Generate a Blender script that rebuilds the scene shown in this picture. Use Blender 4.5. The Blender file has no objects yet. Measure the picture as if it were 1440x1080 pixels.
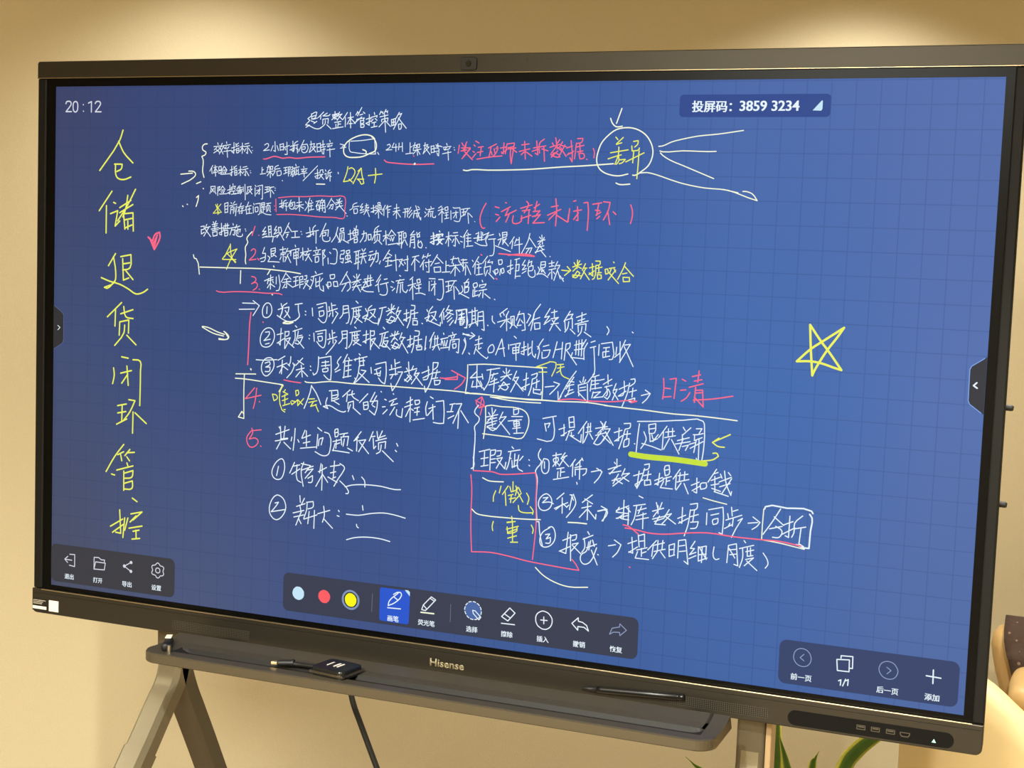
import bpy, bmesh, math, random
from mathutils import Vector, Matrix, noise

S = bpy.context.scene
COL = S.collection
random.seed(7)
FLOOR = 0.0
X0, Z0 = -0.948, 2.0          # top left corner of the lit screen; the glass lies in the plane y = 0
SW, SH = 1.896, 1.0665        # lit screen, 16:9

# ------------------------------------------------------------------ camera, exposure, lights
cam_d = bpy.data.cameras.new('camera')
cam = bpy.data.objects.new('camera', cam_d)
COL.objects.link(cam)
cam_d.sensor_fit = 'HORIZONTAL'
cam_d.sensor_width = 36.0
cam_d.lens = 36.0 * 1998.54 / 1440.0
cam_d.clip_start = 0.05
RIGHT = Vector((0.93128674, 0.36232207, 0.0377851))
DOWN = Vector((0.06636161, -0.06674815, -0.99556056))
FWD = Vector((-0.35819148, 0.92965983, -0.08620595))
m = Matrix((RIGHT, -DOWN, -FWD)).transposed().to_4x4()
m.translation = Vector((2.00861594 + X0, -2.47768933, -0.32909424 + Z0))
cam.matrix_world = m
S.camera = cam

S.view_settings.view_transform = 'Standard'
S.view_settings.look = 'None'
S.view_settings.gamma = 1.0
S.view_settings.use_curve_mapping = False
S.view_settings.exposure = 0.0

w = bpy.data.worlds.new('world')
S.world = w
w.use_nodes = True
w.node_tree.nodes['Background'].inputs[0].default_value = (1.0, 0.86, 0.62, 1)
w.node_tree.nodes['Background'].inputs[1].default_value = 0.02
WARM = (1.0, 0.985, 0.88)


def lamp(name, kind, loc, power, target=None, color=WARM, **kw):
    d = bpy.data.lights.new(name, kind)
    d.energy = power
    d.color = color
    for k, v in kw.items():
        setattr(d, k, v)
    o = bpy.data.objects.new(name, d)
    COL.objects.link(o)
    o.location = loc
    if target is not None:
        o.rotation_euler = (Vector(target) - Vector(loc)).to_track_quat('-Z', 'Y').to_euler()
    return o


CEIL = 2.75
# the back wall is square to the room's long axis, the display stands turned a little away from it
WALL_O = Vector((-0.487, 1.534, 0))
WALL_T = Vector((0.93313, 0.35953, 0))
WALL_N = Vector((-0.35953, 0.93313, 0))


def at_wall(along, out, z):
    return WALL_O + WALL_T * along - WALL_N * out + Vector((0, 0, z))


# recessed downlights along the wall
for off, p in ((-2.85, 70), (-0.92, 62), (1.01, 105), (2.9, 40)):
    lamp('wall_downlight', 'SPOT', at_wall(off, 0.48, CEIL - 0.03), p, at_wall(off, 0.40, 0), spot_size=math.radians(122), spot_blend=1.0, shadow_soft_size=0.05, color=(1.0, 0.99, 0.95))
lamp('tub_fill_spot', 'SPOT', (1.40, -1.8, CEIL - 0.03), 240, (1.16, 0.55, 0.62), spot_size=math.radians(30), spot_blend=0.7, shadow_soft_size=0.05)  # added narrow spot from the camera side, brightens the tub chair
# recessed downlights of the room, in front of the display
lamp('room_downlight', 'SPOT', (0.30, -2.15, CEIL - 0.03), 360, (0.15, -1.75, 0), spot_size=math.radians(124), spot_blend=0.7, shadow_soft_size=0.04)
for off, out, p in ((-3.0, 1.9, 165), (1.2, 1.6, 140), (3.2, 2.2, 50), (-1.4, 4.4, 260), (2.2, 4.6, 260)):
    a = at_wall(off, out, CEIL - 0.03)
    lamp('room_downlight', 'SPOT', a, p, (a.x, a.y, 0), spot_size=math.radians(124), spot_blend=0.7, shadow_soft_size=0.12)
lamp('room_fill_light', 'AREA', (0.2, -3.6, CEIL - 0.02), 270, (0.2, -3.6, 0), shape='RECTANGLE', size=1.2, size_y=1.2)  # unseen area fill, added to lift the ambient on the walls

# ------------------------------------------------------------------ materials


def lin(c):
    r = []
    for v in c[:3]:
        v /= 255.0
        r.append(v / 12.92 if v <= 0.04045 else ((v + 0.055) / 1.055) ** 2.4)
    return (r[0], r[1], r[2], 1.0)


MATS = {}


def mat(name, rgb, rough=0.5, metal=0.0, spec=0.5, scale=60.0, vary=0.06, bump=0.0, stretch=None, emit=0.0):
    """A principled material with a little procedural noise in colour and height."""
    if name in MATS:
        return MATS[name]
    mt = bpy.data.materials.new(name)
    mt.use_nodes = True
    nt = mt.node_tree
    b = nt.nodes['Principled BSDF']
    b.inputs['Roughness'].default_value = rough
    b.inputs['Metallic'].default_value = metal
    b.inputs['Specular IOR Level'].default_value = spec
    c = lin(rgb)
    tc = nt.nodes.new('ShaderNodeTexCoord')
    mp = nt.nodes.new('ShaderNodeMapping')
    if stretch:
        mp.inputs['Scale'].default_value = stretch
    nz = nt.nodes.new('ShaderNodeTexNoise')
    nz.inputs['Scale'].default_value = scale
    nz.inputs['Detail'].default_value = 3
    mx = nt.nodes.new('ShaderNodeMix')
    mx.data_type = 'RGBA'
    mx.inputs[6].default_value = tuple(v * (1 - vary) for v in c[:3]) + (1,)
    mx.inputs[7].default_value = tuple(min(1, v * (1 + vary)) for v in c[:3]) + (1,)
    nt.links.new(tc.outputs['Object'], mp.inputs[0])
    nt.links.new(mp.outputs[0], nz.inputs['Vector'])
    nt.links.new(nz.outputs['Fac'], mx.inputs[0])
    nt.links.new(mx.outputs[2], b.inputs['Base Color'])
    if bump:
        bp = nt.nodes.new('ShaderNodeBump')
        bp.inputs['Strength'].default_value = bump
        bp.inputs['Distance'].default_value = 0.004
        nt.links.new(nz.outputs['Fac'], bp.inputs['Height'])
        nt.links.new(bp.outputs[0], b.inputs['Normal'])
    if emit:
        nt.links.new(mx.outputs[2], b.inputs['Emission Color'])
        b.inputs['Emission Strength'].default_value = emit
    MATS[name] = mt
    return mt


def glow(name, rgb, strength=1.0):
    """Lit pixels of the display: black panel surface that gives off light."""
    if name in MATS:
        return MATS[name]
    mt = bpy.data.materials.new(name)
    mt.use_nodes = True
    b = mt.node_tree.nodes['Principled BSDF']
    b.inputs['Base Color'].default_value = (0.005, 0.005, 0.006, 1)
    b.inputs['Roughness'].default_value = 0.45
    b.inputs['Specular IOR Level'].default_value = 0.08
    b.inputs['Emission Color'].default_value = lin(rgb)
    b.inputs['Emission Strength'].default_value = strength
    MATS[name] = mt
    return mt


def screen_material():
    """Blue screen under a fine square grid; off-axis dimming and vignette are painted into its emission."""
    mt = bpy.data.materials.new('screen_painted_falloff')
    mt.use_nodes = True
    nt = mt.node_tree
    N, L = nt.nodes, nt.links
    b = N['Principled BSDF']
    b.inputs['Base Color'].default_value = (0.005, 0.005, 0.006, 1)
    b.inputs['Roughness'].default_value = 0.45
    b.inputs['Specular IOR Level'].default_value = 0.08
    uv = N.new('ShaderNodeUVMap')
    uv.uv_map = 'panel'
    sp = N.new('ShaderNodeSeparateXYZ')
    L.new(uv.outputs[0], sp.inputs[0])

    def ramp(stops):
        r = N.new('ShaderNodeValToRGB')
        r.color_ramp.interpolation = 'EASE'
        e = r.color_ramp.elements
        while len(e) < len(stops):
            e.new(0.5)
        for k, (p, c) in enumerate(stops):
            e[k].position = p
            e[k].color = lin(c)
        return r
    top = ramp([(0.0, (58, 66, 104)), (0.18, (52, 70, 120)), (0.4, (44, 78, 138)), (0.62, (56, 90, 156)), (0.8, (70, 102, 168)), (1.0, (82, 110, 174))])  # stops carry the panel's viewing-angle falloff as colour
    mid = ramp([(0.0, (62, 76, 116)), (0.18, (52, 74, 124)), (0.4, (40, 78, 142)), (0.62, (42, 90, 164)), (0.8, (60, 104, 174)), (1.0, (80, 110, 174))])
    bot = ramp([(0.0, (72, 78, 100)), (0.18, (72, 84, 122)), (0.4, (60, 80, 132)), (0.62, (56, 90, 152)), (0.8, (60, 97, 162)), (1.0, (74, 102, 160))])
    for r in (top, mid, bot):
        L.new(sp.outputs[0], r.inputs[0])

    def math_node(op, a, bv, cv=None):
        n = N.new('ShaderNodeMath')
        n.operation = op
        for i, v in enumerate((a, bv, cv)):
            if v is None:
                continue
            if isinstance(v, (int, float)):
                n.inputs[i].default_value = v
            else:
                L.new(v, n.inputs[i])
        return n.outputs[0]

    def mix(f, a, c):
        n = N.new('ShaderNodeMix')
        n.data_type = 'RGBA'
        n.clamp_factor = True
        for sock, v in ((n.inputs[0], f), (n.inputs[6], a), (n.inputs[7], c)):
            if isinstance(v, (int, float)):
                sock.default_value = v
            elif isinstance(v, tuple):
                sock.default_value = v
            else:
                L.new(v, sock)
        return n.outputs[2]
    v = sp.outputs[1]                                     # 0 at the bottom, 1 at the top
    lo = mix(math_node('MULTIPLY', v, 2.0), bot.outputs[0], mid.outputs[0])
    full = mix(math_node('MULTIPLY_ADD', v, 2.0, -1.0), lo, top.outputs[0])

    def lines(coord, size, phase):
        t = math_node('MULTIPLY_ADD', coord, size / 0.0413, -phase / 0.0413)
        d = math_node('ABSOLUTE', math_node('SUBTRACT', math_node('FRACT', t, 0), 0.5), 0)
        return math_node('GREATER_THAN', d, 0.5 - 0.021)
    grid = math_node('MAXIMUM', lines(sp.outputs[0], SW, 0.0054), lines(math_node('SUBTRACT', 1.0, v), SH, 0.0027))
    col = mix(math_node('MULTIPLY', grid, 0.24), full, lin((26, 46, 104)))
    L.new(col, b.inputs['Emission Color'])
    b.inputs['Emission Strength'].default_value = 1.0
    return mt


M_WALL = mat('wall_paper', (214, 200, 164), 0.75, spec=0.25, scale=220, vary=0.05, bump=0.12)
M_CEIL = mat('ceiling_paint', (226, 216, 196), 0.9, scale=40)
M_FLOOR = mat('floor_carpet', (150, 134, 110), 0.95, scale=300, vary=0.25, bump=0.3)
M_FRAME = mat('bronze_aluminium', (64, 60, 52), 0.42, metal=0.75, scale=90, vary=0.05, stretch=(0.05, 1, 1))
M_EDGE = mat('bright_metal_edge', (196, 178, 140), 0.3, metal=0.9)
M_SIDE = mat('dark_side_frame', (19, 19, 17), 0.5, metal=0.0, spec=0.2)
M_GLASS = mat('black_bezel_glass', (6, 6, 6), 0.3, spec=0.12)
M_BLACK = mat('black_plastic', (20, 19, 17), 0.45)
M_RUBBER = mat('black_rubber', (16, 16, 15), 0.55)
M_STAND = mat('bronze_stand_paint', (98, 90, 73), 0.4, metal=0.6, scale=140, vary=0.05)
M_STAND2 = mat('bronze_leg_paint', (128, 118, 94), 0.38, metal=0.55, scale=140, vary=0.05)
M_STRIP = mat('tan_lit_side', (170, 142, 104), 0.5)
M_STEEL = mat('steel', (190, 186, 178), 0.25, metal=1.0)
M_PORT = mat('dull_port_metal', (104, 100, 92), 0.4, metal=0.9)
M_PANEL = mat('black_port_plastic', (9, 9, 8), 0.5, spec=0.15)
M_LOGO = mat('logo_print', (150, 140, 110), 0.4, metal=0.2)
M_WHITE = mat('white_print', (240, 234, 220), 0.6)
M_GREY = mat('grey_print', (190, 182, 164), 0.6)
M_CREAM = mat('cream_leather', (238, 212, 156), 0.5, spec=0.35, scale=26, vary=0.03, bump=0.05)
M_TAN = mat('tan_leather', (196, 160, 104), 0.45, spec=0.4, scale=18, vary=0.06, bump=0.25)
M_THROW = mat('brown_cloth', (70, 54, 44), 0.9, spec=0.2, scale=120, vary=0.2, bump=0.3)
_nt = M_THROW.node_tree
_b = _nt.nodes['Principled BSDF']
_src = _b.inputs['Base Color'].links[0].from_socket
_v = _nt.nodes.new('ShaderNodeTexVoronoi')
_v.inputs['Scale'].default_value = 34
_tc = _nt.nodes.new('ShaderNodeTexCoord')
_lt = _nt.nodes.new('ShaderNodeMath')
_lt.operation = 'LESS_THAN'
_lt.inputs[1].default_value = 0.14
_mx = _nt.nodes.new('ShaderNodeMix')
_mx.data_type = 'RGBA'
_mx.inputs[7].default_value = lin((128, 106, 86))
_nt.links.new(_tc.outputs['Object'], _v.inputs['Vector'])
_nt.links.new(_v.outputs['Distance'], _lt.inputs[0])
_nt.links.new(_lt.outputs[0], _mx.inputs[0])
_nt.links.new(_src, _mx.inputs[6])
_nt.links.new(_mx.outputs[2], _b.inputs['Base Color'])
M_WOOD = mat('dark_wood_leg', (70, 50, 34), 0.5)
M_POT = mat('pot_ceramic', (230, 226, 214), 0.35)
M_SOIL = mat('potting_soil', (52, 40, 30), 0.95, bump=0.5)

# ------------------------------------------------------------------ object helpers


class Thing:
    """A top-level Empty at the thing's base; parts are built in world coordinates and hung under it."""

    def __init__(self, name, label, cat, loc, group=None):
        self.o = bpy.data.objects.new(name, None)
        COL.objects.link(self.o)
        self.loc = Vector(loc)
        self.o.location = self.loc
        self.o.empty_display_size = 0.1
        self.o['label'] = label
        self.o['category'] = cat
        if group:
            self.o['group'] = group

    def part(self, name, bm, material, under=None, label=None, smooth=False):
        bmesh.ops.translate(bm, verts=bm.verts, vec=-self.loc)
        o = mesh_obj(name, bm, material, smooth)
        o.parent = under or self.o
        if label:
            o['label'] = label
        return o


def mesh_obj(name, bm, material, smooth=False):
    me = bpy.data.meshes.new(name)
    bm.normal_update()
    bm.to_mesh(me)
    bm.free()
    mats = material if isinstance(material, (list, tuple)) else [material]
    for x in mats:
        me.materials.append(x)
    if smooth:
        for p in me.polygons:
            p.use_smooth = True
    o = bpy.data.objects.new(name, me)
    COL.objects.link(o)
    return o


def structure(name, bm, material):
    o = mesh_obj(name, bm, material)
    o['kind'] = 'structure'
    return o


def box(x0, x1, y0, y1, z0, z1, bev=0.0, seg=2, bm=None):
    t = bmesh.new()
    bmesh.ops.create_cube(t, size=1.0)
    bmesh.ops.scale(t, vec=(x1 - x0, y1 - y0, z1 - z0), verts=t.verts)
    bmesh.ops.translate(t, vec=((x0 + x1) / 2, (y0 + y1) / 2, (z0 + z1) / 2), verts=t.verts)
    if bev:
        bmesh.ops.bevel(t, geom=t.edges[:], offset=bev, segments=seg, profile=0.5, affect='EDGES')
    if bm is None:
        return t
    me = bpy.data.meshes.new('tmp')
    t.to_mesh(me)
    t.free()
    bm.from_mesh(me)
    bpy.data.meshes.remove(me)
    return bm


def prism_xz(pts, y0, y1, bev=0.0):
    """An outline in the xz plane, given depth along y."""
    bm = bmesh.new()
    a = [bm.verts.new((x, y0, z)) for x, z in pts]
    f = bm.faces.new(a)
    r = bmesh.ops.extrude_face_region(bm, geom=[f])
    vs = [g for g in r['geom'] if isinstance(g, bmesh.types.BMVert)]
    bmesh.ops.translate(bm, verts=vs, vec=(0, y1 - y0, 0))
    bmesh.ops.recalc_face_normals(bm, faces=bm.faces)
    if bev:
        es = [e for e in bm.edges if all(abs(v.co.y - y0) < 1e-6 for v in e.verts)]
        bmesh.ops.bevel(bm, geom=es, offset=bev, segments=2, profile=0.5, affect='EDGES')
    return bm


def rounded(x0, x1, z0, z1, r, n=6, corners=(1, 1, 1, 1)):
    """Rounded rectangle outline; corners in the order bottom left, bottom right, top right, top left."""
    out = []
    for k, (cx, cz, a) in enumerate(((x0 + r, z0 + r, 180), (x1 - r, z0 + r, 270), (x1 - r, z1 - r, 0), (x0 + r, z1 - r, 90))):
        if corners[k]:
            for i in range(n + 1):
                t = math.radians(a + 90.0 * i / n)
                out.append((cx + r * math.cos(t), cz + r * math.sin(t)))
        else:
            out.append((cx + (r if k in (1, 2) else -r), cz + (r if k > 1 else -r)))
    return out


def tube(path, rad, n=10, bm=None, cap=True):
    bm = bm or bmesh.new()
    pts = [Vector(p) for p in path]
    rads = rad if isinstance(rad, (list, tuple)) else [rad] * len(pts)
    rings = []
    up = Vector((0.13, 0.2, 0.97))
    for i, p in enumerate(pts):
        d = (pts[min(i + 1, len(pts) - 1)] - pts[max(i - 1, 0)]).normalized()
        a = d.cross(up)
        if a.length < 1e-3:
            a = d.cross(Vector((1, 0, 0)))
        a.normalize()
        c = d.cross(a)
        rings.append([bm.verts.new(p + rads[i] * (a * math.cos(2 * math.pi * k / n) + c * math.sin(2 * math.pi * k / n))) for k in range(n)])
    for i in range(len(rings) - 1):
        for k in range(n):
            bm.faces.new((rings[i][k], rings[i][(k + 1) % n], rings[i + 1][(k + 1) % n], rings[i + 1][k]))
    if cap:
        bm.faces.new(rings[0][::-1])
        bm.faces.new(rings[-1])
    bmesh.ops.recalc_face_normals(bm, faces=bm.faces)
    return bm


def curve_pts(pts, sub=6):
    """Catmull-Rom through the points."""
    P = [Vector(p) for p in pts]
    out = []
    for i in range(len(P) - 1):
        a, b, c, d = P[max(i - 1, 0)], P[i], P[i + 1], P[min(i + 2, len(P) - 1)]
        for k in range(sub):
            t = k / sub
            out.append(0.5 * ((2 * b) + (c - a) * t + (2 * a - 5 * b + 4 * c - d) * t * t + (3 * b - a - 3 * c + d) * t ** 3))
    out.append(P[-1])
    return out


def sweep_yz(path, x0, x1, depth, bev=0.006):
    """A flat bar of width x0..x1 whose centre line runs through (y, z) points; depth is its thickness."""
    bm = bmesh.new()
    P = [Vector((0, y, z)) for y, z in path]
    n = len(P)
    dep = depth if isinstance(depth, (list, tuple)) else [depth] * n
    rings = []
    for i, p in enumerate(P):
        d = (P[min(i + 1, n - 1)] - P[max(i - 1, 0)]).normalized()
        q = Vector((0, -d.z, d.y))
        h, b = dep[i] / 2, bev
        prof = [(x0 + b, -h), (x1 - b, -h), (x1, -h + b), (x1, h - b), (x1 - b, h), (x0 + b, h), (x0, h - b), (x0, -h + b)]
        rings.append([bm.verts.new((x, p.y + q.y * s, p.z + q.z * s)) for x, s in prof])
    for i in range(n - 1):
        for k in range(8):
            bm.faces.new((rings[i][k], rings[i][(k + 1) % 8], rings[i + 1][(k + 1) % 8], rings[i + 1][k]))
    bm.faces.new(rings[0][::-1])
    bm.faces.new(rings[-1])
    bmesh.ops.recalc_face_normals(bm, faces=bm.faces)
    return bm


def X(x):
    return x + X0


def Z(z):
    return z + Z0


# ------------------------------------------------------------------ pen strokes and icons
INK = [  # (name, colour, stroke width in mm, strokes in half-millimetres from the top left corner of the screen)
    ('note_bracket', 'p', 2.19,
     '751,234 739,235 728,245 731,259 745,267 743,276 726,284 733,300 731,344 738,368'),
    ('arrow_mark', 'p', 2.19,
     '627,357 683,352;665,344 690,346 698,356 688,370 632,397;703,394 724,386;735,413 737,414'),
    ('arrow_mark', 'p', 2.19,
     '704,450 714,442 712,460 703,486'),
    ('arrow_mark', 'p', 2.2,
     '638,485 641,488;660,478 662,479'),
    ('handwritten_line', 'w', 1.52,
     '800,229 802,237;782,245 812,242;796,248 784,258;805,248 812,254;807,256 782,270;794,256 810,268;821,231 812,250;816,244 833,240;828,244 808,274;812,250 826,274;841,225 842,232;826,241 860,236;840,244 835,252 849,250;830,248 834,253;853,244 849,250;828,264 865,259;844,256 847,287;865,250 881,246;876,228 876,271 867,264;865,264 884,256;885,232 886,244 899,240;897,230 886,238;888,252 889,269 898,267 899,250 889,252;889,259 897,259;904,246 922,242;915,230 915,271;914,248 904,263;915,250 923,257;927,234 945,230;924,244 949,240;938,244 940,271 934,267;932,251 925,263;943,249 959,269;958,246 960,246;962,259 963,259'),
    ('handwritten_line', 'w', 1.48,
     '1017,237 1031,231 1036,239 1013,259 1040,256;1064,223 1067,262 1059,258;1056,239 1047,260;1074,239 1081,258;1087,233 1089,258;1087,235 1103,231 1104,256;1089,244 1103,242;1090,256 1104,254;1105,246 1130,238;1118,225 1121,273 1110,273;1110,248 1114,256;1134,242 1150,238;1145,221 1148,261 1137,254;1132,256 1152,248;1167,221 1154,229 1152,254 1148,263;1154,238 1169,234;1164,238 1167,267;1159,248 1170,254;1195,217 1172,261;1185,236 1209,232 1214,249 1206,263;1185,244 1201,242 1200,251 1185,252;1185,244 1187,261 1197,266 1210,261;1226,221 1227,238 1219,265;1222,234 1242,230 1238,242 1247,242 1223,263;1231,242 1249,263;1252,230 1256,263;1253,232 1268,228 1270,260;1255,245 1268,243;1256,261 1270,259;1270,236 1287,232;1279,218 1280,243;1269,245 1292,241;1272,255 1290,251;1284,247 1284,270 1277,268;1275,260 1278,264;1309,217 1311,224;1296,232 1322,228;1307,234 1303,241 1316,238;1299,238 1302,243;1320,235 1317,239;1297,255 1332,250;1310,247 1312,281;1355,231 1374,235 1364,241;1357,247 1381,243;1395,220 1399,259 1416,263 1472,268 1510,268 1508,259 1504,210 1449,217 1400,220;1518,262 1524,270'),
    ('handwritten_line', 'w', 1.44,
     '1558,234 1568,230 1572,238 1554,253 1579,251;1587,226 1579,243 1602,241;1595,230 1596,258;1609,226 1607,252;1609,241 1623,239;1622,224 1624,258;1655,224 1656,263;1656,241 1664,239;1638,267 1667,263;1668,235 1683,233 1681,244 1675,242;1676,224 1669,250;1685,231 1695,229 1695,242 1686,242 1685,231;1669,254 1702,248;1685,246 1688,272;1683,252 1669,267;1688,252 1698,268;1718,224 1716,250 1711,266;1712,235 1730,231 1724,240 1735,240 1713,263;1720,244 1740,268;1743,236 1745,262;1743,238 1755,235 1757,260;1744,248 1755,246;1745,261 1757,259'),
    ('underline', 'r', 2.13,
     '1014,292 1023,292 1064,281 1100,288 1131,285 1162,288 1219,283 1289,281'),
    ('circle_mark', 'p', 2.36,
     '1504,210 1491,200 1461,195 1423,203 1385,224 1372,245 1373,267 1386,279 1421,282 1455,278 1485,266 1508,255 1512,232 1504,214 1491,202;1454,252 1469,259 1468,267'),
    ('underline', 'r', 2.06,
     '1548,291 1558,298 1579,301 1679,306 1757,303;1671,274 1673,275'),
    ('dot_mark', 'p', 3.56,
     '1676,305 1678,303'),
    ('handwritten_title', 'w', 1.67,
     '1225,117 1245,108 1249,109 1241,131 1226,135;1225,115 1228,136;1230,125 1243,121;1210,133 1225,123;1210,134 1219,140 1200,158 1218,159 1202,167;1218,161 1240,171 1257,173 1270,169;1234,136 1252,131;1224,142 1241,148 1237,152 1250,144;1279,108 1256,129;1267,123 1266,136;1295,112 1276,123 1304,121 1307,117;1276,136 1276,155;1276,136 1300,133 1299,152;1287,140 1286,154 1264,171;1294,157 1314,173;1317,119 1343,114;1329,106 1329,136;1319,123 1321,129 1339,125 1338,119 1319,123;1328,129 1315,138;1331,131 1339,136;1349,108 1341,123;1345,119 1360,116;1356,118 1339,140;1345,123 1363,138;1328,148 1356,144;1344,146 1343,167;1344,155 1355,154;1334,155 1335,169;1320,172 1366,165;1383,110 1365,136;1375,129 1375,165;1386,131 1410,127;1396,110 1399,169;1397,131 1383,155;1399,133 1419,152;1391,153 1406,152;1428,106 1420,120;1426,112 1435,110;1445,91 1427,123;1452,108 1459,114;1437,120 1450,116;1425,136 1423,146;1425,136 1457,131 1453,138;1440,140 1443,167;1442,142 1455,140 1454,150 1442,152;1444,157 1456,155 1456,165 1444,167;1413,152 1446,127;1465,136 1482,131;1478,118 1479,159 1468,153;1464,152 1485,142;1499,110 1501,118;1486,129 1485,136;1486,129 1512,122 1510,129;1495,135 1487,146;1503,133 1512,140;1491,150 1508,146;1500,148 1500,163;1488,167 1513,162;1528,105 1522,118;1526,110 1536,108;1534,110 1537,116;1549,99 1541,114;1546,107 1557,105;1553,107 1556,112;1524,127 1558,120;1543,116 1550,185;1531,137 1558,131 1557,144;1531,137 1532,146;1544,142 1521,165;1548,142 1570,163;1573,137 1575,161;1573,138 1590,133 1590,158;1575,148 1589,146;1582,137 1582,159;1575,160 1590,157;1606,110 1592,133;1604,118 1616,114 1583,174;1602,131 1637,170;1603,155 1606,174 1614,172 1616,153 1603,155'),
    ('handwritten_line', 'w', 1.52,
     '779,320 765,343;774,331 776,353;784,329 800,325;790,319 793,363;791,331 782,351;793,333 805,347;786,349 798,347;807,325 818,323 818,339 807,341;807,325 808,339 823,337 821,355 814,353;807,351 819,347;832,323 821,341;832,323 846,338;828,339 842,337;828,345 830,351;835,343 837,348;844,340 837,352;824,355 858,352;860,338 874,334;868,322 868,360 861,354;861,350 874,344;878,324 879,334 892,331;890,320 879,328;881,340 883,358 893,356 892,338 881,340;883,348 893,347;899,338 915,334;908,322 909,359;909,340 900,352;910,342 916,347;920,326 938,322;918,336 944,330;931,334 933,359 927,355;924,343 918,351;936,341 948,359;954,339 955,339;955,347 957,347'),
    ('handwritten_line', 'w', 1.49,
     '1008,325 1008,348;1009,336 1015,334;1000,352 1025,349;1031,325 1044,321 1043,334;1038,317 1031,340;1047,322 1057,320 1056,332 1047,332 1047,322;1029,344 1063,338;1045,336 1047,365;1043,344 1032,358;1047,344 1059,355;1083,316 1067,324 1067,340 1057,357;1067,332 1090,328;1076,340 1078,357 1095,353 1094,337 1076,340;1107,326 1123,323;1115,325 1116,347;1109,336 1122,334;1107,350 1124,343;1127,323 1129,358;1127,323 1136,321 1136,331 1129,332;1130,339 1137,338;1130,347 1137,345;1141,323 1147,321 1147,331 1141,332;1141,339 1149,337 1139,356;1141,343 1151,358;1160,311 1163,319;1150,327 1176,321;1156,325 1155,342 1146,360;1150,335 1154,339;1163,329 1164,350;1157,339 1158,352;1163,338 1170,336;1157,354 1170,348;1172,329 1174,352 1181,350;1196,319 1198,324;1185,331 1212,328;1196,332 1192,340 1205,338;1188,337 1191,341;1208,334 1205,339;1184,348 1212,344;1198,342 1200,361;1258,316 1195,375;1101,375 1103,377;1247,347 1265,343;1258,330 1260,366 1250,362;1247,358 1267,351;1271,333 1269,345;1271,333 1282,331 1282,341 1286,341;1269,351 1282,348 1265,366;1271,352 1287,368;1293,331 1296,337;1290,348 1297,345 1297,365 1304,360;1314,331 1305,339 1306,356 1300,367;1305,344 1321,340;1314,344 1315,375;1311,354 1320,357;1349,340 1351,346'),
    ('underline', 'p', 2.11,
     '1255,387 1292,387'),
    ('handwritten_letters', 'y', 1.95,
     '1392,318 1388,339 1374,376 1402,370 1417,354 1423,335 1409,322 1397,326;1398,366 1413,377;1448,323 1436,346 1416,383;1436,335 1450,323 1453,346 1463,380 1452,384 1445,373 1434,365 1462,365;1481,351 1540,344;1511,323 1513,353 1509,379'),
    ('handwritten_line', 'w', 1.51,
     '771,405 773,417 767,433;771,405 792,403 792,425 797,434;776,413 788,427;786,411 775,427;804,407 805,440;804,407 815,404 809,414 815,418 806,422;827,402 815,418;827,402 839,416;821,418 834,417;820,424 823,428;827,422 829,427;836,420 831,429;813,434 848,432;850,418 869,413;861,398 862,433 853,429;850,430 869,421;875,392 876,399;868,406 868,411;868,406 887,401 885,407;875,409 870,417;880,409 887,414;872,422 886,420;879,421 879,431;869,434 890,430;903,401 894,413;898,409 917,406;892,419 919,414;907,399 910,432;899,423 901,431;899,423 917,419 915,428;883,433 915,426;923,403 924,422;931,393 934,455;944,404 944,418 938,432;942,404 960,401 956,412 965,412 942,432;949,414 965,431;978,396 983,402;978,406 979,439;989,400 1012,395 1013,450 1007,450;985,417 1003,413;999,405 999,431 993,429;997,417 983,431;1024,403 1044,401;1034,403 1033,420;1024,413 1042,410;1022,426 1044,418;1042,405 1064,401;1053,402 1038,422;1049,414 1050,443;1053,414 1065,428;1069,406 1071,406;1069,415 1071,415'),
    ('star_mark', 'y', 1.45,
     '796,476 813,513;821,474 785,512;785,512 824,507;824,507 796,478;804,474 807,516'),
    ('handwritten_line', 'w', 1.51,
     '838,471 841,509;838,472 854,467 853,507;839,483 853,480;840,495 853,493;841,508 853,505;867,467 872,471;886,462 879,471;861,481 895,473;868,486 866,512;868,486 879,483 880,510;868,496 879,494;886,484 887,504;895,480 890,520;900,486 928,479;916,468 901,503;907,495 908,511;914,489 926,486 919,495 921,509 915,508;912,501 930,497;935,483 962,477;950,463 935,497;940,493 941,512;946,493 960,490;953,485 954,508;944,509 967,507;973,468 976,474;971,480 973,506;982,470 1003,467 1001,509 995,513;980,484 982,502 993,499 993,482 980,484;1009,466 1023,464 1022,477 1010,479 1009,466;1010,472 1022,471;1008,485 1028,481;1018,483 1018,501;1018,491 1026,489;1010,491 1008,507;1010,501 1031,510 1054,512;1032,468 1052,465;1041,468 1037,475;1033,477 1034,495;1033,477 1048,475 1049,492;1041,481 1040,492 1033,500;1046,494 1052,500'),
    ('handwritten_line', 'w', 1.46,
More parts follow.
